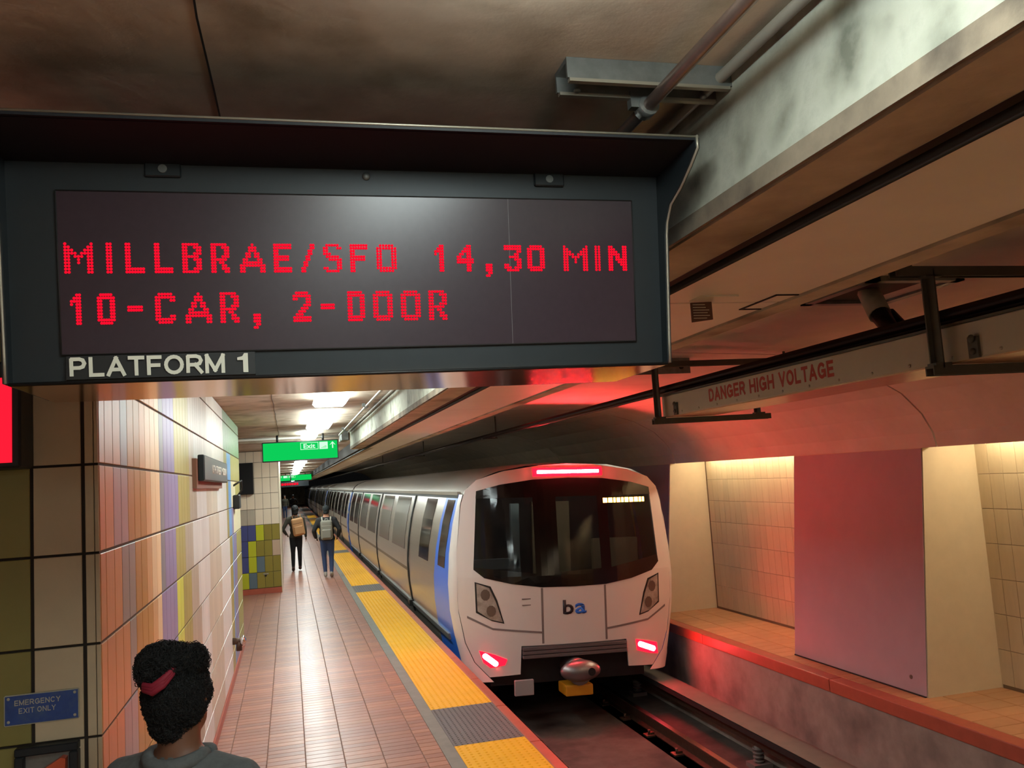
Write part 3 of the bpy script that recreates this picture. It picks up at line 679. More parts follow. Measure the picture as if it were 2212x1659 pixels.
# ================================================================ GREEN EXIT SIGNS
M_green = emis('exit_green', (.004, .62, .10), .38)
M_gwhite = emis('exit_white', (.62, 1.0, .72), .42)
def exit_sign(label, x0, x1, y, z0, z1, mirror, zc):
    t = Thing('exit_sign', label, 'sign', ((x0+x1)/2, y, z0), 'green exit signs')
    fr = bmesh.new(); w = .018
    for a in ((x0, x1, z0, z0+w), (x0, x1, z1-w, z1), (x0, x0+w, z0+w, z1-w), (x1-w, x1, z0+w, z1-w)): box(fr, a[0], a[1], y, y+.12, a[2], a[3])
    t.part('frame', fr, M_black); t.part('back', BX(x0+w, x1-w, y+.03, y+.12, z0+w, z1-w), M_black)
    t.part('face', BX(x0+w, x1-w, y+.012, y+.03, z0+w, z1-w), M_green, 'lit green panel')
    W = x1-x0; H = z1-z0
    def X_(f): return x0+W*(1-f if mirror else f)
    zt_ = z1-.05*H-w; q = H*.36
    bx = bmesh.new(); a, b_ = sorted((X_(.50), X_(.735))); e = .008
    for r in ((a, b_, zt_-q, zt_-q+e), (a, b_, zt_-e, zt_), (a, a+e, zt_-q, zt_), (b_-e, b_, zt_-q, zt_)): box(bx, r[0], r[1], y+.008, y+.012, r[2], r[3])
    t.part('text_outline', bx, M_gwhite)
    t.part('lettering', text_bm('Exit', (b_-a)*.66, q*.66, face_y(a+(b_-a)*.17, y+.012, zt_-q*.83), .003), M_gwhite, 'white Exit lettering')
    a, b_ = sorted((X_(.75), X_(.86)))
    pc = t.part('pictogram', BX(a, b_, y+.008, y+.012, zt_-q*1.02, zt_), M_gwhite, 'white stair pictogram')
    st = bmesh.new()
    for i in range(3): box(st, a+(b_-a)*(.2+.2*i), a+(b_-a)*.85, y+.006, y+.008, zt_-q*.85+q*.12*i, zt_-q*.85+q*.12*i+q*.05)
    t.part('stair_mark', st, M_green, None, pc)
    c = X_(.925); ar = bmesh.new(); s = q*.42
    prism(ar, [(c-s, zt_-q*.5), (c-s*.6, zt_-q*.42), (c, zt_-q*.2), (c+s*.6, zt_-q*.42), (c+s, zt_-q*.5), (c, zt_)], 1, y+.006, y+.012)
    box(ar, c-s*.18, c+s*.18, y+.006, y+.012, zt_-q*.95, zt_-q*.2)
    t.part('arrow', ar, M_gwhite, 'white up arrow')
    for f in (.2, .8):
        hg = bmesh.new(); cyl(hg, (x0+W*f, y+.06, z1), 'z', .02, zc-z1, 8); t.part('hanger', hg, M_black)
exit_sign('large green lit exit sign with Exit lettering and an up arrow, hung before the pier', -.44, .886, 16.0, 2.68, 3.03, False, ZC)
exit_sign('far green exit sign past the tiled pier with its lettering at the opposite end', -.55, 1.30, 52.0, 2.62, 2.96, True, 3.05)
rs = Thing('distant_display', 'far away hanging display with red lettering below the second green exit sign', 'sign', (-.2, 47, 2.3))
rs.part('case', BX(-.8, 1.0, 47, 47.3, 2.28, 2.55), M_sign)
b = bmesh.new(); cyl(b, (.1, 47.15, 2.55), 'z', .03, .5, 8); rs.part('hanger', b, M_sign)
b = bmesh.new(); x = -.74
while x < .5:
    w = random.uniform(.05, .12); box(b, x, x+w, 46.985, 46.998, 2.36, 2.47); x += w+.035
rs.part('led_text', b, M_led, 'blurred red LED text')

# ================================================================ CEILING FITTINGS
cdt = Thing('ceiling_conduit', 'steel conduit running along the ceiling beside the concrete beam', 'pipe', (.885, 2, 3.06))
b = bmesh.new(); tube(b, [(.885, YB, 3.075), (.885, 15.5, 3.075)], .0165, 12); cdt.part('pipe', b, mat('conduit_steel', (150, 132, 124), .3, .85, nscale=20, namt=.15))
for y in (1.9, 6.0, 10.0, 14.0):
    b = bmesh.new(); cyl(b, (.885, y-.02, 3.075), 'y', .026, .04, 12); box(b, .84, .875, y-.012, y+.012, 3.07, 3.11); cl = cdt.part('clamp', b, M_galv)
for y, lb in ((1.86, 'galvanised strut channel bolted across the ceiling beside the display hood'),):
    st = Thing('strut_channel', lb, 'bracket', (.87, y, ZC))
    b = bmesh.new()
    box(b, .655, 1.075, y-.045, y+.045, ZC-.012, ZC-.0005); box(b, .655, 1.075, y-.045, y-.036, ZC-.05, ZC-.012); box(b, .655, 1.075, y+.036, y+.045, ZC-.05, ZC-.012)
    st.part('channel', b, M_galv)
    b = bmesh.new(); box(b, .66, 1.07, y+.03, y+.045, ZC-.058, ZC-.05); box(b, .66, 1.07, y-.045, y-.03, ZC-.058, ZC-.05); st.part('lip', b, M_edge)
    for x in (.70, 1.03):
        b = bmesh.new(); ell(b, (x, y+.02, ZC-.05), (.009, .009, .006), 8, 6); st.part('bolt', b, M_galv)
single('corner_conduit', TB([(1.045, YB, 3.12), (1.045, 15.5, 3.12)], .014, 10), mat('painted_conduit', (120, 114, 104), .6), 'thin painted conduit in the corner between ceiling and beam', 'pipe')
single('ceiling_pipe', TB([(-4, 16.38, 3.11), (1.05, 16.38, 3.11)], .022, 10), M_white, 'white pipe crossing the ceiling behind the green exit sign', 'pipe')
single('junction_box', BXB(.92, 1.06, 15.66, 16.3, 2.98, ZC, .01, 1), M_galv, 'grey metal box at the end of the concrete beam', 'box')
single('soffit_cable', TB([(1.305, YB, 2.796), (1.303, 60, 2.796)], .014, 8), mat('cable_black', (26, 25, 26), .45), 'black cable clipped in the groove of the dropped soffit', 'cable')
tagp = Thing('warning_tag', 'small brown printed plaque hanging from the soffit panel', 'sign', (1.62, 2.75, 2.82))
pa, pb_ = at_y(1492, 660, 2.9), at_y(1540, 638, 2.9)
tagp.part('plate', PR([(1.523, 2.735), (1.612, 2.745), (1.612, 2.815), (1.523, 2.812)], 1, 3.02, 3.026), mat('tag_brown', (104, 70, 58), .6, nscale=40, namt=.1))
b = bmesh.new()
for i in range(6): box(b, 1.53, 1.53+random.uniform(.05, .076), 3.0175, 3.0195, 2.802-.0105*i, 2.8045-.0105*i)
tagp.part('print_lines', b, M_panel); tagp.part('bracket', BX(1.523, 1.68, 2.93, 3.03, 2.816, 2.822), M_panel)
acc = Thing('access_panel', 'flush access panel outlined on the soffit', 'panel', (1.8, 3.1, 2.82))
b = bmesh.new()
for a in ((1.84, 1.94, 2.93, 2.94), (1.84, 1.94, 3.21, 3.22), (1.84, 1.85, 2.93, 3.22)): box(b, *a, 2.818, 2.8225)
acc.part('outline', b, M_groove)

# ================================================================ HIGH-VOLTAGE BOX AND OVERHEAD PIPES
M_hv = mat('hv_box_paint', (178, 174, 158), .45, nscale=5, namt=.06)
M_fr = mat('frame_grey_paint', (84, 82, 74), .5, .3, nscale=12, namt=.15)
hv = Thing('high_voltage_box', 'long grey overhead box stencilled DANGER HIGH VOLTAGE', 'box', (3.35, 3, 2.6))
hv.part('trough', BXB(3.12, 3.58, -3, 6.88, 2.60, 2.775, .006, 1), M_hv)
hv.part('lid', BX(3.115, 3.60, -3, 6.90, 2.775, 2.787), M_fr)
hv.part('bottom_plate', BX(3.125, 3.575, -3, 6.88, 2.592, 2.5995), mat('hv_bottom', (196, 160, 124), .3, .5, nscale=4, namt=.25, stretch=(12, 1, 1)))
ya, yb = at_x(1530, 838, 3.12).y, at_x(1800, 790, 3.12).y
Ld = ya-yb
for wd_, f0, f1 in (('DANGER', 0, .345), ('HIGH', .385, .585), ('VOLTAGE', .625, 1.0)):
    hv.part('lettering', stroke_bm(wd_, Ld*(f1-f0), .098, face_nx(3.12, ya-Ld*f0, 2.65), .0012, .21, .38), mat('stencil_red', (158, 50, 40), .6), 'red stencilled word '+wd_)
y = 6.5
while y > -1:
    b = bmesh.new(); ell(b, (3.119, y, 2.622), (.006, .009, .009), 8, 6); hv.part('rivet', b, M_edge); y -= .30
for yk in (3.35, 6.6):
    b = bmesh.new(); box(b, 3.105, 3.12, yk-.03, yk+.03, 2.60, 2.70); ell(b, (3.10, yk, 2.69), (.012, .02, .02), 8, 6); ell(b, (3.10, yk, 2.63), (.012, .016, .016), 8, 6)
    hv.part('hold_down_clip', b, M_fr)
def frame(y, label):
    t = Thing('hanger_frame', label, 'bracket', (3.6, y, 3.0), 'steel hanger frames under the vault')
    def chan(x0, x1, z): 
        b = bmesh.new(); box(b, x0, x1, y-.03, y+.03, z, z+.012); box(b, x0, x1, y-.03, y-.022, z-.035, z); box(b, x0, x1, y+.022, y+.03, z-.035, z); return b
    t.part('top_bar', chan(2.85, 4.5, 3.06), M_fr); t.part('bottom_bar', chan(3.0, 4.10, 2.575), M_fr)
    for x in (3.06, 4.0):
        b = bmesh.new(); box(b, x-.004, x+.004, y-.03, y+.03, 2.575, 3.06); box(b, x-.03, x+.03, y+.022, y+.03, 2.575, 3.06)
        box(b, x-.045, x+.045, y-.03, y+.03, 2.587, 2.60); box(b, x-.045, x+.045, y-.03, y+.03, 3.02, 3.03); t.part('post', b, M_fr)
        for z in (2.63, 2.98):
            b = bmesh.new(); ell(b, (x+.015, y+.018, z), (.011, .008, .011), 8, 6); t.part('bolt', b, M_edge)
    for x in (2.95, 4.3):
        b = bmesh.new(); cyl(b, (x, y, 3.07), 'z', .012, .1, 8); t.part('anchor_rod', b, M_fr)
frame(3.52, 'steel hanger frame holding the high voltage box past the conduit drop'); frame(6.82, 'steel hanger frame at the end of the high voltage box')
for yk in (14, 22, 32):
    t = Thing('pipe_hanger', 'small steel pipe hanger under the vault above the train', 'bracket', (3.2, yk, 3.1), 'pipe hangers over the train')
    t.part('rod', TB([(3.34, yk, 2.805), (3.34, yk, 3.17)], .012, 8), M_fr); t.part('saddle', BX(3.10, 3.36, yk-.03, yk+.03, 2.80, 2.815), M_fr)
gp = Thing('gusset_plate', 'bolted galvanised gusset plate above the far hanger frame', 'bracket', (3.3, 7.3, 3.1))
gp.part('plate', BX(3.05, 3.62, 7.3, 7.31, 3.02, 3.165), M_galv)
for x in (3.13, 3.53):
    b = bmesh.new(); cyl(b, (x, 7.292, 3.08), 'y', .022, .01, 10); gp.part('bolt', b, M_groove)
M_pipe = mat('pipe_dark', (52, 44, 44), .28, .6)
single('overhead_pipe', TB([(3.18, YB, 2.845), (3.18, 90, 2.845)], .03, 12), M_pipe, 'thick dark pipe running above the high voltage box', 'pipe')
single('overhead_cable', TB([(3.28, YB, 2.836), (3.28, 90, 2.836)], .018, 10), mat('cable_grey', (96, 82, 80), .35), 'thin grey cable running beside the dark overhead pipe', 'cable')
dp = Thing('conduit_drop', 'flexible conduit dropping from the ceiling hatch into the box', 'pipe', (3.35, 4.3, 2.8))
dp.part('sleeve', TB([(3.42, 4.45, 3.158), (3.41, 4.40, 3.08), (3.39, 4.33, 2.99)], .065, 14), M_soffit)
dp.part('hose', TB([(3.39, 4.33, 2.995), (3.37, 4.24, 2.90), (3.36, 4.18, 2.83)], [.058, .05, .045], 14), M_pipe)
b = bmesh.new(); tube(b, [(3.46, 4.33, 3.0), (3.45, 4.22, 2.9), (3.44, 4.14, 2.83)], .03, 10); dp.part('hose', b, M_pipe)

# ================================================================ TRACK
TX = 3.59; TILT = R(2.4)
def rail(x, zt, label):
    t = Thing('running_rail', label, 'rail', (x, 10, zt-.17), 'running rails')
    pr = [(x-.07, zt-.17), (x+.07, zt-.17), (x+.07, zt-.158), (x+.012, zt-.14), (x+.010, zt-.045), (x+.036, zt-.035), (x+.036, zt-.004), (x-.036, zt-.004), (x-.036, zt-.035), (x-.010, zt-.045), (x-.012, zt-.14), (x-.07, zt-.158)]
    t.part('web', PR(pr, 1, YB, YE), M_rail); t.part('head', BX(x-.034, x+.034, YB, YE, zt-.005, zt), M_railtop, 'polished rail head')
    t.part('plinth', BX(x-.22, x+.22, YB, YE, -1.2, zt-.185), M_bed)
    y = 7.4
    while y < 14:
        for s in (-1, 1):
            b = bmesh.new(); box(b, x+s*.13-.055, x+s*.13+.055, y-.07, y+.07, zt-.187, zt-.16); box(b, x+s*.10-.03, x+s*.10+.03, y-.03, y+.03, zt-.16, zt-.135); cyl(b, (x+s*.13, y, zt-.16), 'z', .018, .055, 8)
            t.part('fastener', b, M_rail)
        y += .82
rail(TX-.838, -.955, 'running rail on the platform side, mostly under the train')
rail(TX+.838, -1.02, 'running rail with a red glint on its polished head')
th = Thing('third_rail', 'third rail under a grey cover board along the ledge wall', 'rail', (4.97, 10, -1.2))
th.part('rail', BX(4.92, 5.0, YB, 60, -.98, -.86), M_rail)
th.part('cover_board', PR([(4.84, -.80), (5.10, -.80), (5.12, -.775), (4.82, -.775)], 1, YB, 60), mat('cover_board', (104, 98, 92), .5, nscale=6, namt=.15))
th.part('cover_edge', BX(4.825, 4.842, YB, 60, -.85, -.79), M_groove)
for y in (5.6, 9.1, 12.6):
    b = bmesh.new(); box(b, 4.83, 5.05, y-.10, y+.10, -1.2, -1.15)
    zz = -1.15
    tube(b, [(4.94, y, -1.15), (4.94, y, -.98)], .04, 12)
    ins = th.part('insulator', b, mat('insulator_grey', (120, 108, 104), .5))
    for k in range(4):
        b = bmesh.new(); cyl(b, (4.94, y, -1.14+k*.042), 'z', .062, .02, 14); th.part('shed', b, MC['insulator_grey'], None, ins)
for y in (8.0, 9.9, 11.8):
    th.part('cover_bracket', BX(5.0, 5.03, y-.02, y+.02, -.98, -.80), M_rail)

# ================================================================ TRAIN
M_tw = mat('train_white', (214, 208, 204), .35, coat=.2)
M_tb = mat('train_blue', (40, 112, 226), .35, coat=.2)
M_ts = mat('train_steel', (186, 180, 172), .3, .85, nscale=3, namt=.05, stretch=(1, .2, 12))
M_tg = mat('train_window', (34, 30, 28), .08, spec=.6)
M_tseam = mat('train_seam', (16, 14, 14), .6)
M_ws = glass_tint('windshield_glass', (12, 8, 10), .55)
M_under = mat('underframe', (34, 31, 32), .7, nscale=8, namt=.3)
M_roof = mat('train_roof', (176, 170, 164), .4, .5)
prof_l = [(.45, 1.40), (.62, 1.46), (.85, 1.51), (1.05, 1.555), (1.35, 1.605), (1.7, 1.625), (2.1, 1.60), (2.5, 1.54), (2.9, 1.44)]
front_l = [(.45, 1.10), (.52, 1.17), (.70, 1.34), (.95, 1.45), (1.4, 1.535), (2.1, 1.535), (2.75, 1.47), (2.9, 1.43)]
def itp(tab, z):
    if z <= tab[0][0]: return tab[0][1]
    for (a, va), (b, vb) in zip(tab, tab[1:]):
        if z <= b: return va+(vb-va)*(z-a)/(b-a)
    return tab[-1][1]
def Yf(x, z):
    u = min(abs(x)/1.55, 1.1); return .34*u**2.6+.10*max(0, z-1.79)
def train_thing(name, label, s0, group=None):
    t = Thing(name, label, 'train', (TX, 11.35+s0, -.99), group); t.loc = Vector((0, 0, 0)); t.o.rotation_euler = (0, TILT, 0); return t
def patch(poly, off, th_, step=.09):
    bm = bmesh.new(); bm.faces.new([bm.verts.new((p[0], 0, p[1])) for p in poly])
    bmesh.ops.triangulate(bm, faces=bm.faces[:])
    xs = [p[0] for p in poly]; zs = [p[1] for p in poly]
    for ax, lo, hi in ((0, min(xs), max(xs)), (2, min(zs), max(zs))):
        k = math.floor(lo/step)+1
        while k*step < hi:
            co = [0, 0, 0]; no = [0, 0, 0]; co[ax] = k*step; no[ax] = 1
            bmesh.ops.bisect_plane(bm, geom=bm.verts[:]+bm.edges[:]+bm.faces[:], plane_co=co, plane_no=no); k += 1
    bmesh.ops.remove_doubles(bm, verts=bm.verts[:], dist=.0005)
    for v in bm.verts: v.co.y = Yf(v.co.x, v.co.z)+off
    r = bmesh.ops.extrude_face_region(bm, geom=bm.faces[:])
    for g in r['geom']:
        if isinstance(g, bmesh.types.BMVert): g.co.y += th_
    for f in bm.faces: f.smooth = False
    return bm
def side_patch(s0, s1, z0, z1, off, sg=-1, slant=0., n=6):
    bm = bmesh.new(); rows = []
    for i in range(n+1):
        z = z0+(z1-z0)*i/n; x = sg*(itp(prof_l, z)+off); rows.append([bm.verts.new((x, s0+slant*i/n, z)), bm.verts.new((x, s1+slant*i/n, z)), bm.verts.new((x-sg*.03, s1+slant*i/n, z)), bm.verts.new((x-sg*.03, s0+slant*i/n, z))])
    for i in range(n):
        for k in range(4):
            f = bm.faces.new((rows[i][k], rows[i][(k+1) % 4], rows[i+1][(k+1) % 4], rows[i+1][k]))
    bm.faces.new(rows[0]); bm.faces.new(rows[n][::-1]); return bm
Zs = [.45, .52, .62, .70, .85, .95, 1.05, 1.2, 1.35, 1.5, 1.7, 1.9, 2.1, 2.3, 2.5, 2.75, 2.9]
def side_loft(paths):
    bm = bmesh.new()
    rows = [[bm.verts.new(p) for p in r] for r in paths]
    for a, b in zip(rows, rows[1:]):
        for i in range(len(a)-1):
            f = bm.faces.new((a[i], a[i+1], b[i+1], b[i])); f.smooth = True
    return bm
roofp = [(1.44, 2.93), (1.40, 3.02), (1.28, 3.12), (1.0, 3.23), (.6, 3.30), (0, 3.33)]
roofx = [-p[0] for p in roofp] + [p[0] for p in roofp[::-1][1:]]; roofz = [p[1] for p in roofp] + [p[1] for p in roofp[::-1][1:]]
def car_sides(t, s0, s1):
    for sg in (-1, 1):
        t.part('side_wall', side_loft([[(sg*itp(prof_l, z), s, z) for s in (s0, s1)] for z in Zs]), M_ts)
        gb = bmesh.new(); box(gb, *sorted((sg*1.415, sg*1.465)), s0, s1, 2.885, 2.935); t.part('gutter', gb, M_ts)
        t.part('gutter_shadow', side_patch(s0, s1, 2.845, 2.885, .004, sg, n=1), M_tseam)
def car_roof(t, s0, s1, front=None):
    rings = []
    if front: rings.append(front)
    rings += [[(x, s, z) for x, z in zip(roofx, roofz)] for s in (s0, s1)]
    t.part('roof', side_loft(rings), M_roof)
def car_detail(t, base, last):
    # sections between the dark door seams
    for (a, b) in last:
        for (u0, u1) in ((.09, .44), (.56, .91)):
            w = b-a
            t.part('window', side_patch(a+w*u0, a+w*u1, 1.86, 2.82, .006), M_tg)
    for s in base:
        t.part('door_seam', side_patch(s-.06, s+.06, .8, 2.86, .018, n=10), M_tseam)
    t.part('side_groove', side_patch(last[0][0], last[-1][1], 1.50, 1.56, .003, n=1), mat('train_groove', (120, 108, 96), .5, .6))
ENDP = [(-1.38, .45), (1.38, .45), (1.55, 1.7), (1.38, 2.88), (1.2, 3.08), (.6, 3.26), (-.6, 3.26), (-1.2, 3.08), (-1.38, 2.88), (-1.55, 1.7)]
T1 = train_thing('train_car', 'rear cab car of a departing metro train with blue trim and lit red marker lamps', 0)
outl = [(-.76, .54), (-1.15, .51), (-1.33, .70), (-1.44, .95), (-1.53, 1.4), (-1.53, 2.1), (-1.46, 2.75), (-1.40, 2.95), (-1.25, 3.09), (-.9, 3.2), (-.4, 3.27), (0, 3.29)]
ws = [(-1.26, 2.94), (-.95, 3.02), (-.5, 3.08), (0, 3.095)]
wb = [(-1.33, 1.9), (-1.2, 1.79), (-.85, 1.705), (-.45, 1.65), (0, 1.642)]
def mir(l): return [(-x, z) for x, z in l[::-1]]
# white mask: lower, sides, top as one shell with the windshield opening
ctr = [(-.74, .90), (-.74, 1.69), (-.45, 1.65), (0, 1.642), (.45, 1.65), (.74, 1.69), (.74, .90)]
T1.part('nose_panel', patch(ctr, 0, .03), M_tw, 'white moulded nose centre')
sid = [(.74, .90), (.76, .54), (1.15, .51), (1.33, .70), (1.44, .95), (1.53, 1.4), (1.535, 1.9), (1.33, 1.9), (1.2, 1.79), (.85, 1.705), (.74, 1.69)]
for s in (-1, 1): T1.part('nose_skirt', patch([(s*x, z) for x, z in sid], 0, .03), M_tw, 'white moulded nose corner')
for s in (-1, 1):
    pl_ = [(-1.535, 1.9), (-1.33, 1.9), (-1.26, 2.94), (-1.40, 2.95), (-1.46, 2.75), (-1.535, 2.1)]
    T1.part('corner_post', patch([(s*-x, z) for x, z in pl_], 0, .03), M_tw)
topm = [(-1.40, 2.95), (-1.26, 2.94), (-.95, 3.02), (-.5, 3.08), (0, 3.095), (.5, 3.08), (.95, 3.02), (1.26, 2.94), (1.40, 2.95), (1.25, 3.09), (.9, 3.2), (.4, 3.27), (0, 3.29), (-.4, 3.27), (-.9, 3.2), (-1.25, 3.09)]
T1.part('top_fairing', patch(topm, 0, .03), M_tw)
wsp = ws + mir(ws[:-1]) + mir(wb[:-1]) [::1]
wsp = ws + mir(ws[:-1]) + mir(wb[:-1]) + wb[::-1][0:0]
wsp = ws + mir(ws[:-1]) + [(1.33, 1.9), (1.2, 1.79), (.85, 1.705), (.45, 1.65), (0, 1.642), (-.45, 1.65), (-.85, 1.705), (-1.2, 1.79), (-1.33, 1.9)]
wso = T1.part('windshield', patch(wsp, -.004, .012), M_ws, 'dark wraparound windshield')
M_bk = mat('frit_black', (10, 8, 9), .12)
T1.part('lower_band', patch([(-1.33, 1.9), (-1.2, 1.79), (-.85, 1.705), (-.45, 1.65), (0, 1.642), (.45, 1.65), (.85, 1.705), (1.2, 1.79), (1.33, 1.9), (1.31, 2.0), (.55, 1.87), (-.52, 1.83), (-1.31, 1.93)], -.008, .004), M_bk, None, wso)
T1.part('upper_band', patch([(-1.26, 2.94), (-.95, 3.02), (-.5, 3.08), (0, 3.095), (.5, 3.08), (.95, 3.02), (1.26, 2.94), (1.27, 2.84), (-1.27, 2.84)], -.008, .004), M_bk, None, wso)
for a, b_ in ((-.52, -.20), (.40, .55)):
    T1.part('door_post', patch([(a, 1.80), (b_, 1.80), (b_, 2.88), (a, 2.88)], -.0075, .004), M_bk, None, wso)
# things seen through the glass: cab back wall with window frame and door
M_cab = mat('cab_panel', (92, 92, 90), .6); M_cabd = mat('cab_door_beige', (150, 132, 104), .5)
cabw = T1.part('cab_bulkhead', PR([(x*.97, z-.03) for x, z in ENDP], 1, 1.30, 1.34), mat('cab_dark', (46, 40, 40), .7))
fr = bmesh.new(); box(fr, -1.30, -.62, .55, .62, 1.86, 2.0); box(fr, -.72, -.60, .55, .62, 1.86, 2.75); T1.part('console_frame', fr, mat('console_grey', (150, 164, 166), .5), 'grey console frame behind the glass', cabw)
T1.part('cab_door', BX(-.22, .36, 1.24, 1.30, 1.2, 2.75), M_cabd, None, cabw); T1.part('seat_panel', BX(.60, 1.30, .9, .98, 1.4, 2.2), M_cabd, None, cabw)
for s in (-1, 1): T1.part('cab_liner', side_patch(.62, 1.30, 1.0, 2.86, -.045, s), MC['cab_dark'], None, cabw)
T1.part('cab_fill', BX(-1.0, 1.0, .40, .50, 3.0, 3.01), emis('cab_fill', (1, .92, .75), 5), None, cabw)  # hidden fill light added so the cab shows through the glass
# headlights, tail lamps, marker bar
M_lens = mat('lens_clear', (150, 142, 134), .12, nscale=9, namt=.5)
M_red = mat('lens_red', (200, 10, 20), .2, emit=(1, .005, .02), estr=1.2); M_hot = emis('lamp_core', (1.0, .05, .06), REDBAR*.55)
for s in (-1, 1):
    hl = [(1.30, 1.72), (1.14, 1.66), (1.06, 1.48), (.975, 1.215), (1.13, 1.25), (1.29, 1.36)]
    T1.part('headlight_rim', patch([(s*(x+(.02 if x > 1.15 else -.02)), z+(.02 if z > 1.4 else -.02)) for x, z in hl], -.004, .006, .06), M_tseam)
    h = T1.part('headlight', patch([(s*x, z) for x, z in hl], -.008, .008, .06), M_lens, 'clear headlight lens')
    for (cx, cz) in ((1.19, 1.57), (1.12, 1.36)):
        T1.part('reflector', patch([(s*cx+.06*math.cos(q), cz+.075*math.sin(q)) for q in [k*math.pi/5 for k in range(10)]], -.012, .004, .06), mat('reflector_brown', (96, 84, 76), .25), None, h)
    tl = [(1.28, .85), (1.09, .80), (.93, .735), (.96, .665), (1.14, .63), (1.23, .70)]
    if s > 0: tl = [(.885, .88), (1.06, .845), (1.235, .80), (1.25, .65), (1.10, .675), (.90, .735)]
    T1.part('tail_lamp', patch([((s if s < 0 else 1)*x, z) for x, z in tl], -.010, .01, .06), M_red, 'red tail lamp lens')
    ca, cb = (Vector((-1.205, .78)), Vector((-1.08, .685))) if s < 0 else (Vector((.95, .81)), Vector((1.17, .725))); dv_ = (cb-ca).normalized(); nv = Vector((-dv_.y, dv_.x)); pts = []
    for k in range(9):
        q = -math.pi/2+math.pi*k/8; pts.append(cb+dv_*math.cos(q)*.035+nv*math.sin(q)*.035)
    for k in range(9):
        q = math.pi/2+math.pi*k/8; pts.append(ca+dv_*math.cos(q)*.035+nv*math.sin(q)*.035)
    T1.part('lamp_core', patch([(p.x, p.y) for p in pts], -.016, .006, .06), M_hot, 'glowing lamp core')
T1.part('marker_housing', patch([(-.50, 3.12), (.50, 3.12), (.50, 3.235), (-.50, 3.235)], -.02, .02, .1), M_red, 'red marker light housing')
b = bmesh.new(); tube(b, [(x, Yf(x, 3.18)-.03, 3.18) for x in [-.44+.088*i for i in range(11)]], .022, 10); T1.part('marker_bar', b, emis('marker_core', (1.0, .045, .055), REDBAR), 'glowing red marker bar')
b = bmesh.new(); x = .49
while x < 1.17:
    w = random.uniform(.03, .07); z = 2.77
    pb2 = patch([(x, z-.03), (min(x+w, 1.18), z-.03), (min(x+w, 1.18), z+.035), (x, z+.035)], -.014, .004, .1)
    mt = bpy.data.meshes.new('q'); pb2.to_mesh(mt); pb2.free(); b.from_mesh(mt); bpy.data.meshes.remove(mt); x += w+.018
T1.part('destination_text', b, emis('amber_led', (1.0, .42, .06), 7), 'blurred amber destination text', wso)
M_line = mat('panel_gap', (120, 110, 108), .6)
for x in (-.45, .44): T1.part('panel_gap', patch([(x-.014, .92), (x+.014, .92), (x+.014, 1.64), (x-.014, 1.64)], -.003, .004, .2), M_line)
for s in (-1, 1): T1.part('bumper_line', patch([(s*.45, 1.075), (s*1.1, 1.14), (s*1.42, 1.30), (s*1.42, 1.27), (s*1.1, 1.115), (s*.45, 1.05)], -.004, .005, .12), M_line)
b = text_bm('b', .15, .19, face_y(-.17, 0, 1.28), .002)
for v in b.verts: v.co.y += Yf(v.co.x, v.co.z)-.006
T1.part('emblem', b, mat('emblem_black', (40, 36, 44), .5), 'dark letter of the emblem')
b = text_bm('a', .16, .14, face_y(.0, 0, 1.28), .002)
for v in b.verts: v.co.y += Yf(v.co.x, v.co.z)-.006
T1.part('emblem', b, mat('emblem_blue', (40, 110, 220), .5), 'blue letter of the emblem')
b = bmesh.new()
for z in (1.42, 1.50): box(b, -.72, -.56, Yf(.65, z)-.006, Yf(.65, z)+.01, z, z+.012)
T1.part('grab_handle', b, M_line)
# anti-climber, coupler, under-nose gear
for k in range(3): T1.part('anticlimber_rib', BXB(-.73, .73, .005, .4, .735+k*.052, .78+k*.052, .006, 1), mat('anticlimber', (92, 84, 86), .6))
T1.part('nose_underframe', BX(-1.1, 1.1, .35, 3, .35, .88), M_under)
cp = bmesh.new(); tube(cp, [(0, -.14, .55), (0, .5, .55)], [.17, .13], 18); ell(cp, (0, -.15, .57), (.28, .12, .14), 18, 10)
cpl = T1.part('coupler', cp, mat('coupler_steel', (150, 146, 148), .35, .8), 'grey steel coupler head')
T1.part('coupler_box', BXB(-.19, .19, -.10, .25, .24, .38, .02, 2), mat('coupler_yellow', (206, 142, 30), .5), 'yellow box under the coupler', cpl)
cp = bmesh.new(); cyl(cp, (.12, -.27, .57), 'y', .05, .06, 14); T1.part('coupler_cone', cp, M_black, None, cpl)
T1.part('rail_guard', BXB(-.86, -.60, -.02, .02, .28, .48, .008, 1), mat('guard_grey', (150, 148, 150), .5), 'pale grey plate above the rail')
for s in (-1, 1):
    for y0 in (1.5, 3.7):
        b = bmesh.new(); cyl(b, (s*.838-.06, y0, .395), 'x', .38, .12, 24); T1.part('wheel', b, M_rail)
# white wrap, blue band and steel side
for sg in (-1, 1):
    wrap, blue = [], []
    for z in Zs:
        f = itp(front_l, z); dx = itp(prof_l, z); y0 = Yf(f, z); a = Vector((f, y0)); c = Vector((dx-.005, y0+.03)); e = Vector((dx, y0+.20))
        wrap.append([(sg*((1-t)**2*a+2*t*(1-t)*c+t*t*e).x, ((1-t)**2*a+2*t*(1-t)*c+t*t*e).y, z) for t in (0, .25, .5, .75, 1)])
        blue.append([(sg*dx, e.y, z), (sg*(dx+.001), 1.0, z), (sg*dx, 1.75-.18*(z-1.6), z)])
    T1.part('corner_wrap', side_loft(wrap), M_tw); T1.part('blue_panel', side_loft(blue), M_tb, 'blue cab side panel')
    T1.part('side_wall', side_loft([[(sg*itp(prof_l, z), 1.75-.18*(z-1.6), z), (sg*itp(prof_l, z), 20.9, z)] for z in Zs]), M_ts)
    gb = bmesh.new(); box(gb, *sorted((sg*1.415, sg*1.462)), .62, 20.9, 2.885, 2.935); T1.part('gutter', gb, M_ts)
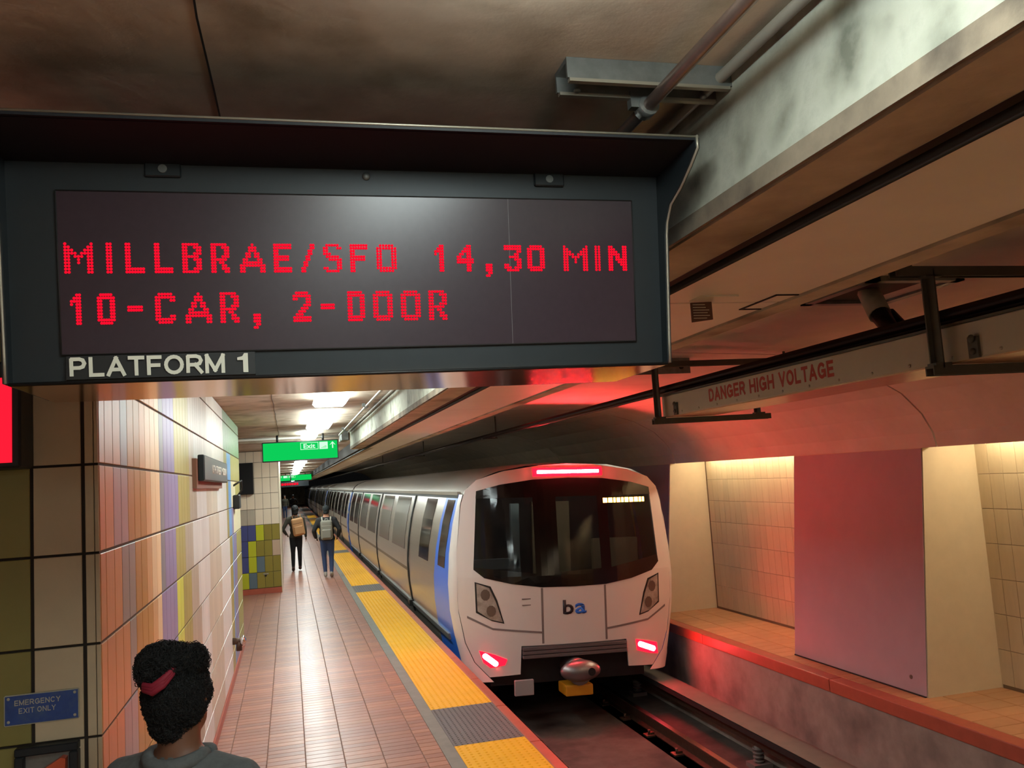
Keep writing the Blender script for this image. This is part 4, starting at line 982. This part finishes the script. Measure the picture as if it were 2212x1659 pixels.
T1.part('gutter_shadow', side_patch(.62, 20.9, 2.845, 2.885, .004, n=1), M_tseam)
frt = [(x*.975, Yf(x, 3.0)+.01, min(z, {0: 3.29}.get(0)) if abs(x) < .3 else z-.03) for x, z in zip(roofx, roofz)]
car_roof(T1, 1.2, 20.9, frt)
T1.part('window', side_patch(.85, 1.42, 1.88, 2.82, .006, slant=-.1), M_tg); T1.part('window', side_patch(2.35, 3.35, 1.86, 2.82, .006, slant=-.1), M_tg)
car_detail(T1, (4.65, 10.5, 16.4), ((4.7, 10.45), (10.55, 16.35), (16.45, 20.8)))
T1.part('door_sill', side_patch(.9, 20.8, .90, .98, .03, n=1), M_galv)
T1.part('end_wall', PR(ENDP, 1, 20.85, 20.9), M_tseam); T1.part('underframe', BX(-1.3, 1.3, 2.5, 20.9, .3, .7), M_under)
for s in (4.65, 10.5, 16.4): T1.part('sill_block', BX(-1.62, -1.50, s-.12, s+.12, .90, 1.0), M_black)
T2 = train_thing('train_car', 'middle car of the metro train coupled behind the cab car', 21.35, 'middle cars of the train')
car_sides(T2, 0, 20.9); car_roof(T2, 0, 20.9)
T2.part('end_band', side_patch(.02, .5, .6, 2.84, .004, n=8), M_tb, 'blue band at the car end')
car_detail(T2, (4.65, 10.5, 16.4), ((.8, 4.6), (4.7, 10.45), (10.55, 16.35), (16.45, 20.8)))
T2.part('end_wall', PR(ENDP, 1, 0, .05), M_tseam); T2.part('end_wall', PR(ENDP, 1, 20.85, 20.9), M_tseam); T2.part('underframe', BX(-1.3, 1.3, 0, 20.9, .3, .7), M_under)
T2.part('gangway', BX(-.6, .6, -.45, 0, .9, 2.9), M_tseam)
for k in range(1, 5):
    c = copy_tree(T2.o); c.location.y = 11.35+21.35*(k+1)

# ================================================================ PEOPLE
def human(name, label, loc, H, ang, arms, legs, mats, vox, bulk=1.0, face=True, fingers=False):
    """mats: skin, jacket, trousers, shoes.  canonical figure 1.75 m, faces +Y"""
    skin, jac, tro, sho = mats
    bm = bmesh.new()
    ell(bm, (0, .005, 1.635), (.076, .096, .115), 20, 14); ell(bm, (0, .045, 1.57), (.055, .055, .06), 14, 10)
    if face:
        ell(bm, (0, .108, 1.62), (.014, .022, .024), 10, 8)
        ell(bm, (0, .092, 1.568), (.026, .016, .010), 10, 8)
        for s in (-1, 1): ell(bm, (s*.078, 0, 1.625), (.012, .022, .034), 10, 8); ell(bm, (s*.032, .088, 1.662), (.02, .014, .008), 8, 6)
    tube(bm, [(0, -.01, 1.36), (0, -.005, 1.56)], [.07, .06], 14)
    for c, r in (((0, 0, 1.29), (.172*bulk, .115*bulk, .17)), ((0, 0, 1.10), (.15*bulk, .105*bulk, .18)), ((0, -.005, .94), (.165*bulk, .115, .13))): ell(bm, c, r, 20, 14)
    tube(bm, [(-.175, 0, 1.395), (0, -.01, 1.43), (.175, 0, 1.395)], [.06*bulk, .07*bulk, .06*bulk], 14)
    chains = []
    for s in (-1, 1):
        el, wr, ha = [Vector((s*p[0], p[1], p[2])) for p in arms[0 if s < 0 else 1]]
        sh = Vector((s*.195, 0, 1.39))
        ell(bm, sh, (.062*bulk,)*3, 12, 8); tube(bm, [sh, (sh+el)/2, el], [.058*bulk, .052*bulk, .045*bulk], 12); tube(bm, [el, (el+wr)/2, wr], [.047*bulk, .044*bulk, .032*bulk], 12); ell(bm, el, (.046*bulk,)*3, 10, 8)
        d = (ha-wr).normalized(); ell(bm, wr+d*.05, (.02, .035, .045), 10, 8)
        for k in range(4):
            o_ = Vector((0, -.027+.018*k, 0)); L_ = (.07, .08, .075, .06)[k]
            tube(bm, [wr+d*.07+o_, wr+d*(.07+L_*.55)+o_, wr+d*(.07+L_)+o_+Vector((-s*.018, 0, 0))], [.009, .0085, .007], 8)
        tube(bm, [wr+d*.03+Vector((0, .03, 0)), wr+d*.06+Vector((-s*.005, .055, 0)), wr+d*.09+Vector((-s*.012, .06, 0))], [.011, .010, .008], 8)
        chains.append((el, wr, wr+d*.16))
        hip = Vector((s*.085, 0, .92)); kn, an = [Vector((s*p[0], p[1], p[2])) for p in legs[0 if s < 0 else 1]]
        tube(bm, [hip, (hip+kn)/2, kn], [.098, .084, .064], 14); ell(bm, kn, (.064,)*3, 12, 8); tube(bm, [kn, (kn+an)/2, an], [.063, .058, .046], 12)
        tilt = legs[2 if s < 0 else 3]
        ft = bmesh.new(); ell(ft, (0, .06, -.045), (.048, .135, .042), 14, 10); ell(ft, (0, -.01, -.02), (.042, .06, .06), 12, 8)
        bmesh.ops.transform(ft, matrix=Matrix.Translation(an) @ Matrix.Rotation(tilt, 4, 'X'), verts=ft.verts[:])
        q = bpy.data.meshes.new('q'); ft.to_mesh(q); ft.free(); bm.from_mesh(q); bpy.data.meshes.remove(q)
    b2 = voxel(bm, vox, 3)
    ank = [Vector((s*legs[i][1][0], legs[i][1][1], legs[i][1][2])) for i, s in ((0, -1), (1, 1))]
    for f in b2.faces:
        c = f.calc_center_median(); mi = 1
        if c.z > 1.50 or (c.z > 1.475 and abs(c.x) < .075): mi = 0
        elif c.z < .9: mi = 2
        for el, wr, tip in chains:
            if (c-tip).length < .10 or (c-wr).length < .03: mi = 0
            elif c.z < 1.2 and abs(c.x) > .19 and ((c-el).length < .35): mi = 1
        for a in ank:
            if (c-a).length < .24 and c.z < a.z+.015: mi = 3
        f.material_index = mi
    zmin = min(v.co.z for v in b2.verts); s_ = H/1.75
    bmesh.ops.transform(b2, matrix=Matrix.Diagonal((s_, s_, s_, 1)) @ Matrix.Translation((0, 0, -zmin)), verts=b2.verts[:])
    t = Thing(name, label, 'person', loc); t.o.rotation_euler = (0, 0, ang); t.loc = Vector((0, 0, 0)); t.s = s_; t.z0 = -zmin
    t.part('body', b2, [skin, jac, tro, sho]); return t
def hairball(t, parts, m, curls=0, seed=1, name='hair', amp=.012, clen=.02):
    rnd = random.Random(seed); bm = bmesh.new()
    for c, r in parts: ell(bm, c, r, 28, 18)
    bm = voxel(bm, .008 if curls else .014, 2)
    for v in bm.verts:
        n = noise.noise(v.co*38)+.6*noise.noise(v.co*85); v.co += v.normal*amp*n
    fs = bm.faces[:]; add = []
    if curls:
        for _ in range(curls):
            f = rnd.choice(fs); add.append((f.calc_center_median(), f.normal.copy()))
        for c, n in add:
            a = n.orthogonal().normalized(); q = rnd.uniform(0, 6.28); a = a*math.cos(q)+n.cross(a)*math.sin(q); L_ = rnd.uniform(.5, 1.25)*clen
            tube(bm, [c-n*.004, c+n*L_*.6+a*L_*.25, c+n*L_*.75+a*L_*.8, c+n*L_*.35+a*L_*1.2], [.0011, .001, .001, .0008], 3, False)
    bmesh.ops.transform(bm, matrix=Matrix.Diagonal((t.s, t.s, t.s, 1)) @ Matrix.Translation((0, 0, t.z0)), verts=bm.verts[:])
    me = to_mesh(bm, name, m); return t.mesh(name, me)
def sub(t, bm):
    bmesh.ops.transform(bm, matrix=Matrix.Diagonal((t.s, t.s, t.s, 1)) @ Matrix.Translation((0, 0, t.z0)), verts=bm.verts[:]); return bm
SK1 = mat('skin_brown', (112, 74, 54), .55); SK2 = mat('skin_tan', (168, 118, 92), .55)
M_hair = mat('hair_black', (15, 14, 14), .75); J_grey = mat('jacket_grey', (92, 96, 96), .9, nscale=40, namt=.2, bump=.2)
Tr_d = mat('trousers_dark', (26, 26, 32), .9); Sh_d = mat('shoes_dark', (30, 28, 28), .7)
down = ((.25, -.02, 1.12), (.27, .04, .88), (.27, .06, .78))
stand = (((.09, .01, .50), (.09, 0, .09)), ((.09, .01, .50), (.09, 0, .09)), 0, 0)
hc = at_y(388, 1500, 2.85)
NP = human('person', 'person seen from behind in a grey jacket with curly black hair in a bun', (hc.x, 2.85, 0), 1.72, R(-28), (down, down), stand, (SK1, J_grey, Tr_d, Sh_d), .011, 1.12)
zoff = hc.z/NP.s-NP.z0            # canonical height of the hair centre
hairball(NP, [((.0, -.015, zoff+.005), (.088, .104, .105)), ((-.006, -.035, zoff-.072), (.055, .062, .055))], M_hair, 9000, 3, clen=.011, amp=.008)
def npt(px, py, y):               # photo pixel -> canonical point of the near person
    p = NP.o.matrix_basis.inverted() @ at_y(px, py, y); return p/NP.s-Vector((0, 0, NP.z0))
bn = [(npt(352, 1432, 2.80), (.068, .062, .048)), (npt(335, 1445, 2.79), (.048, .05, .044)), (npt(410, 1424, 2.82), (.042, .04, .034)), (npt(375, 1424, 2.80), (.045, .05, .036)), (npt(432, 1430, 2.84), (.020, .02, .020))]
hairball(NP, bn, M_hair, 6000, 5, 'hair_bun', .010, .016)
pts = [npt(x, y, d) for x, y, d in ((312, 1468, 2.79), (312, 1486, 2.74), (330, 1490, 2.725), (352, 1474, 2.72), (372, 1452, 2.735), (378, 1440, 2.76))]
rbm = bmesh.new()
for dz in (-.010, 0, .010): tube(rbm, [p+Vector((0, 0, dz*(1-abs(i-2.5)/4))) for i, p in enumerate(pts)], [.007, .009, .010, .010, .008, .005], 8)
NP.part('hair_band', sub(NP, rbm), mat('band_red', (132, 22, 44), .7), 'dark red hair band')
cb = bmesh.new(); tube(cb, [(0+.092*math.cos(q), -.008+.082*math.sin(q), 1.466+.008*math.cos(2*q)) for q in [k*2*math.pi/20 for k in range(21)]], .021, 10)
NP.part('collar', sub(NP, cb), J_grey)
hp = bmesh.new(); tube(hp, [npt(305, 1412, 2.78), npt(318, 1395, 2.78), npt(338, 1389, 2.78), npt(345, 1395, 2.78)], .003, 5); NP.part('hair_loop', sub(NP, hp), M_hair)

J_ol = mat('jacket_olive', (62, 58, 48), .9); J_bk = mat('jacket_black', (20, 20, 24), .8); Jean = mat('jeans_blue', (48, 66, 104), .9)
akim = ((.34, -.03, 1.13), (.24, .10, .97), (.20, .14, .93))
pock = ((.315, -.05, 1.15), (.27, .07, .96), (.23, .12, .90))
walkA = (((.09, -.02, .50), (.10, -.10, .10)), ((.09, .05, .51), (.09, .10, .08)), R(-22), R(4))
walkB = (((.09, .05, .51), (.07, .0, .08)), ((.09, .01, .50), (.08, -.16, .12)), R(0), R(-30))
W1 = human('person', 'person walking away in an olive jacket and black trousers with a tan backpack', (.13, 24.3, 0), 1.70, R(2), (akim, down), walkA, (SK2, J_ol, mat('trousers_black', (18, 17, 22), .9), mat('shoes_brown', (70, 40, 34), .7)), .017, 1.05)
hairball(W1, [((0, -.015, 1.66), (.095, .11, .115)), ((0, -.05, 1.57), (.08, .06, .08))], M_hair)
W2 = human('person', 'person walking away in a black jacket and blue jeans with a grey backpack', (.85, 21.9, 0), 1.70, R(-3), (pock, pock), walkB, (SK2, J_bk, Jean, mat('shoes_pale', (170, 166, 158), .7)), .017, 1.25)
hairball(W2, [((0, -.005, 1.665), (.085, .104, .105)), ((0, -.04, 1.59), (.07, .06, .06))], mat('beanie_dark', (24, 30, 32), .9), name='beanie')
def backpack(label, person, m, m2, off=0., w=.30, zc=1.17, lean=0.):
    l = person.o.location; s = person.s
    t = Thing('backpack', label, 'backpack', (l.x, l.y, 0)); t.o.rotation_euler = person.o.rotation_euler; t.loc = Vector((0, 0, 0))
    def tr(bm):
        bmesh.ops.transform(bm, matrix=Matrix.Diagonal((s, s, s, 1)) @ Matrix.Translation((off, 0, zc+person.z0)) @ Matrix.Rotation(lean, 4, 'Y'), verts=bm.verts[:]); return bm
    t.part('bag', tr(BXB(-w/2, w/2, -.30, -.125, -.24, .24, .07, 4)), m)
    pk = t.part('pocket', tr(BXB(-w*.38, w*.38, -.345, -.27, -.20, .02, .03, 3)), m)
    b = bmesh.new(); tube(b, [(-w*.38, -.338, .0), (w*.38, -.338, .0)], .007, 6); t.part('zip', tr(b), m2, None, pk)
    b = bmesh.new(); tube(b, [(-w*.4, -.296, .10), (w*.4, -.296, .10)], .008, 6); t.part('flap_seam', tr(b), m2)
    for x in (-.10, .10):
        b = bmesh.new(); tube(b, [(x, -.16, .21), (x*1.1, -.06, .31), (x*1.2, .09, .25), (x*1.3, .14, .08), (x*1.3, .10, -.08), (x*1.2, -.12, -.2)], .018, 8); t.part('strap', tr(b), m2)
    b = bmesh.new(); tube(b, [(-.04, -.2, .235), (-.03, -.2, .275), (.03, -.2, .275), (.04, -.2, .235)], .009, 6); t.part('top_loop', tr(b), m2)
backpack('tan backpack slung on the person in the olive jacket', W1, mat('pack_tan', (188, 142, 98), .85), mat('pack_strap_brown', (120, 88, 62), .85), .06, .32, 1.18, R(-8))
backpack('grey backpack worn over the black jacket', W2, mat('pack_grey', (128, 126, 116), .85), mat('pack_strap_grey', (166, 162, 150), .85), 0, .29, 1.16)
F1 = human('person', 'distant person in dark clothes far down the platform, close to the tiled pier edge', (-.35, 68, 0), 1.72, R(180), (down, down), stand, (SK2, J_ol, Jean, Sh_d), .03, 1.1)
hairball(F1, [((0, -.01, 1.68), (.088, .1, .09))], M_hair)
F2 = human('person', 'distant person in a black jacket far down the platform, closer to the yellow strip', (.25, 66, 0), 1.70, R(10), (down, pock), walkA, (SK2, J_bk, Jean, Sh_d), .03, 1.1)
hairball(F2, [((0, -.01, 1.68), (.088, .1, .09))], M_hair)
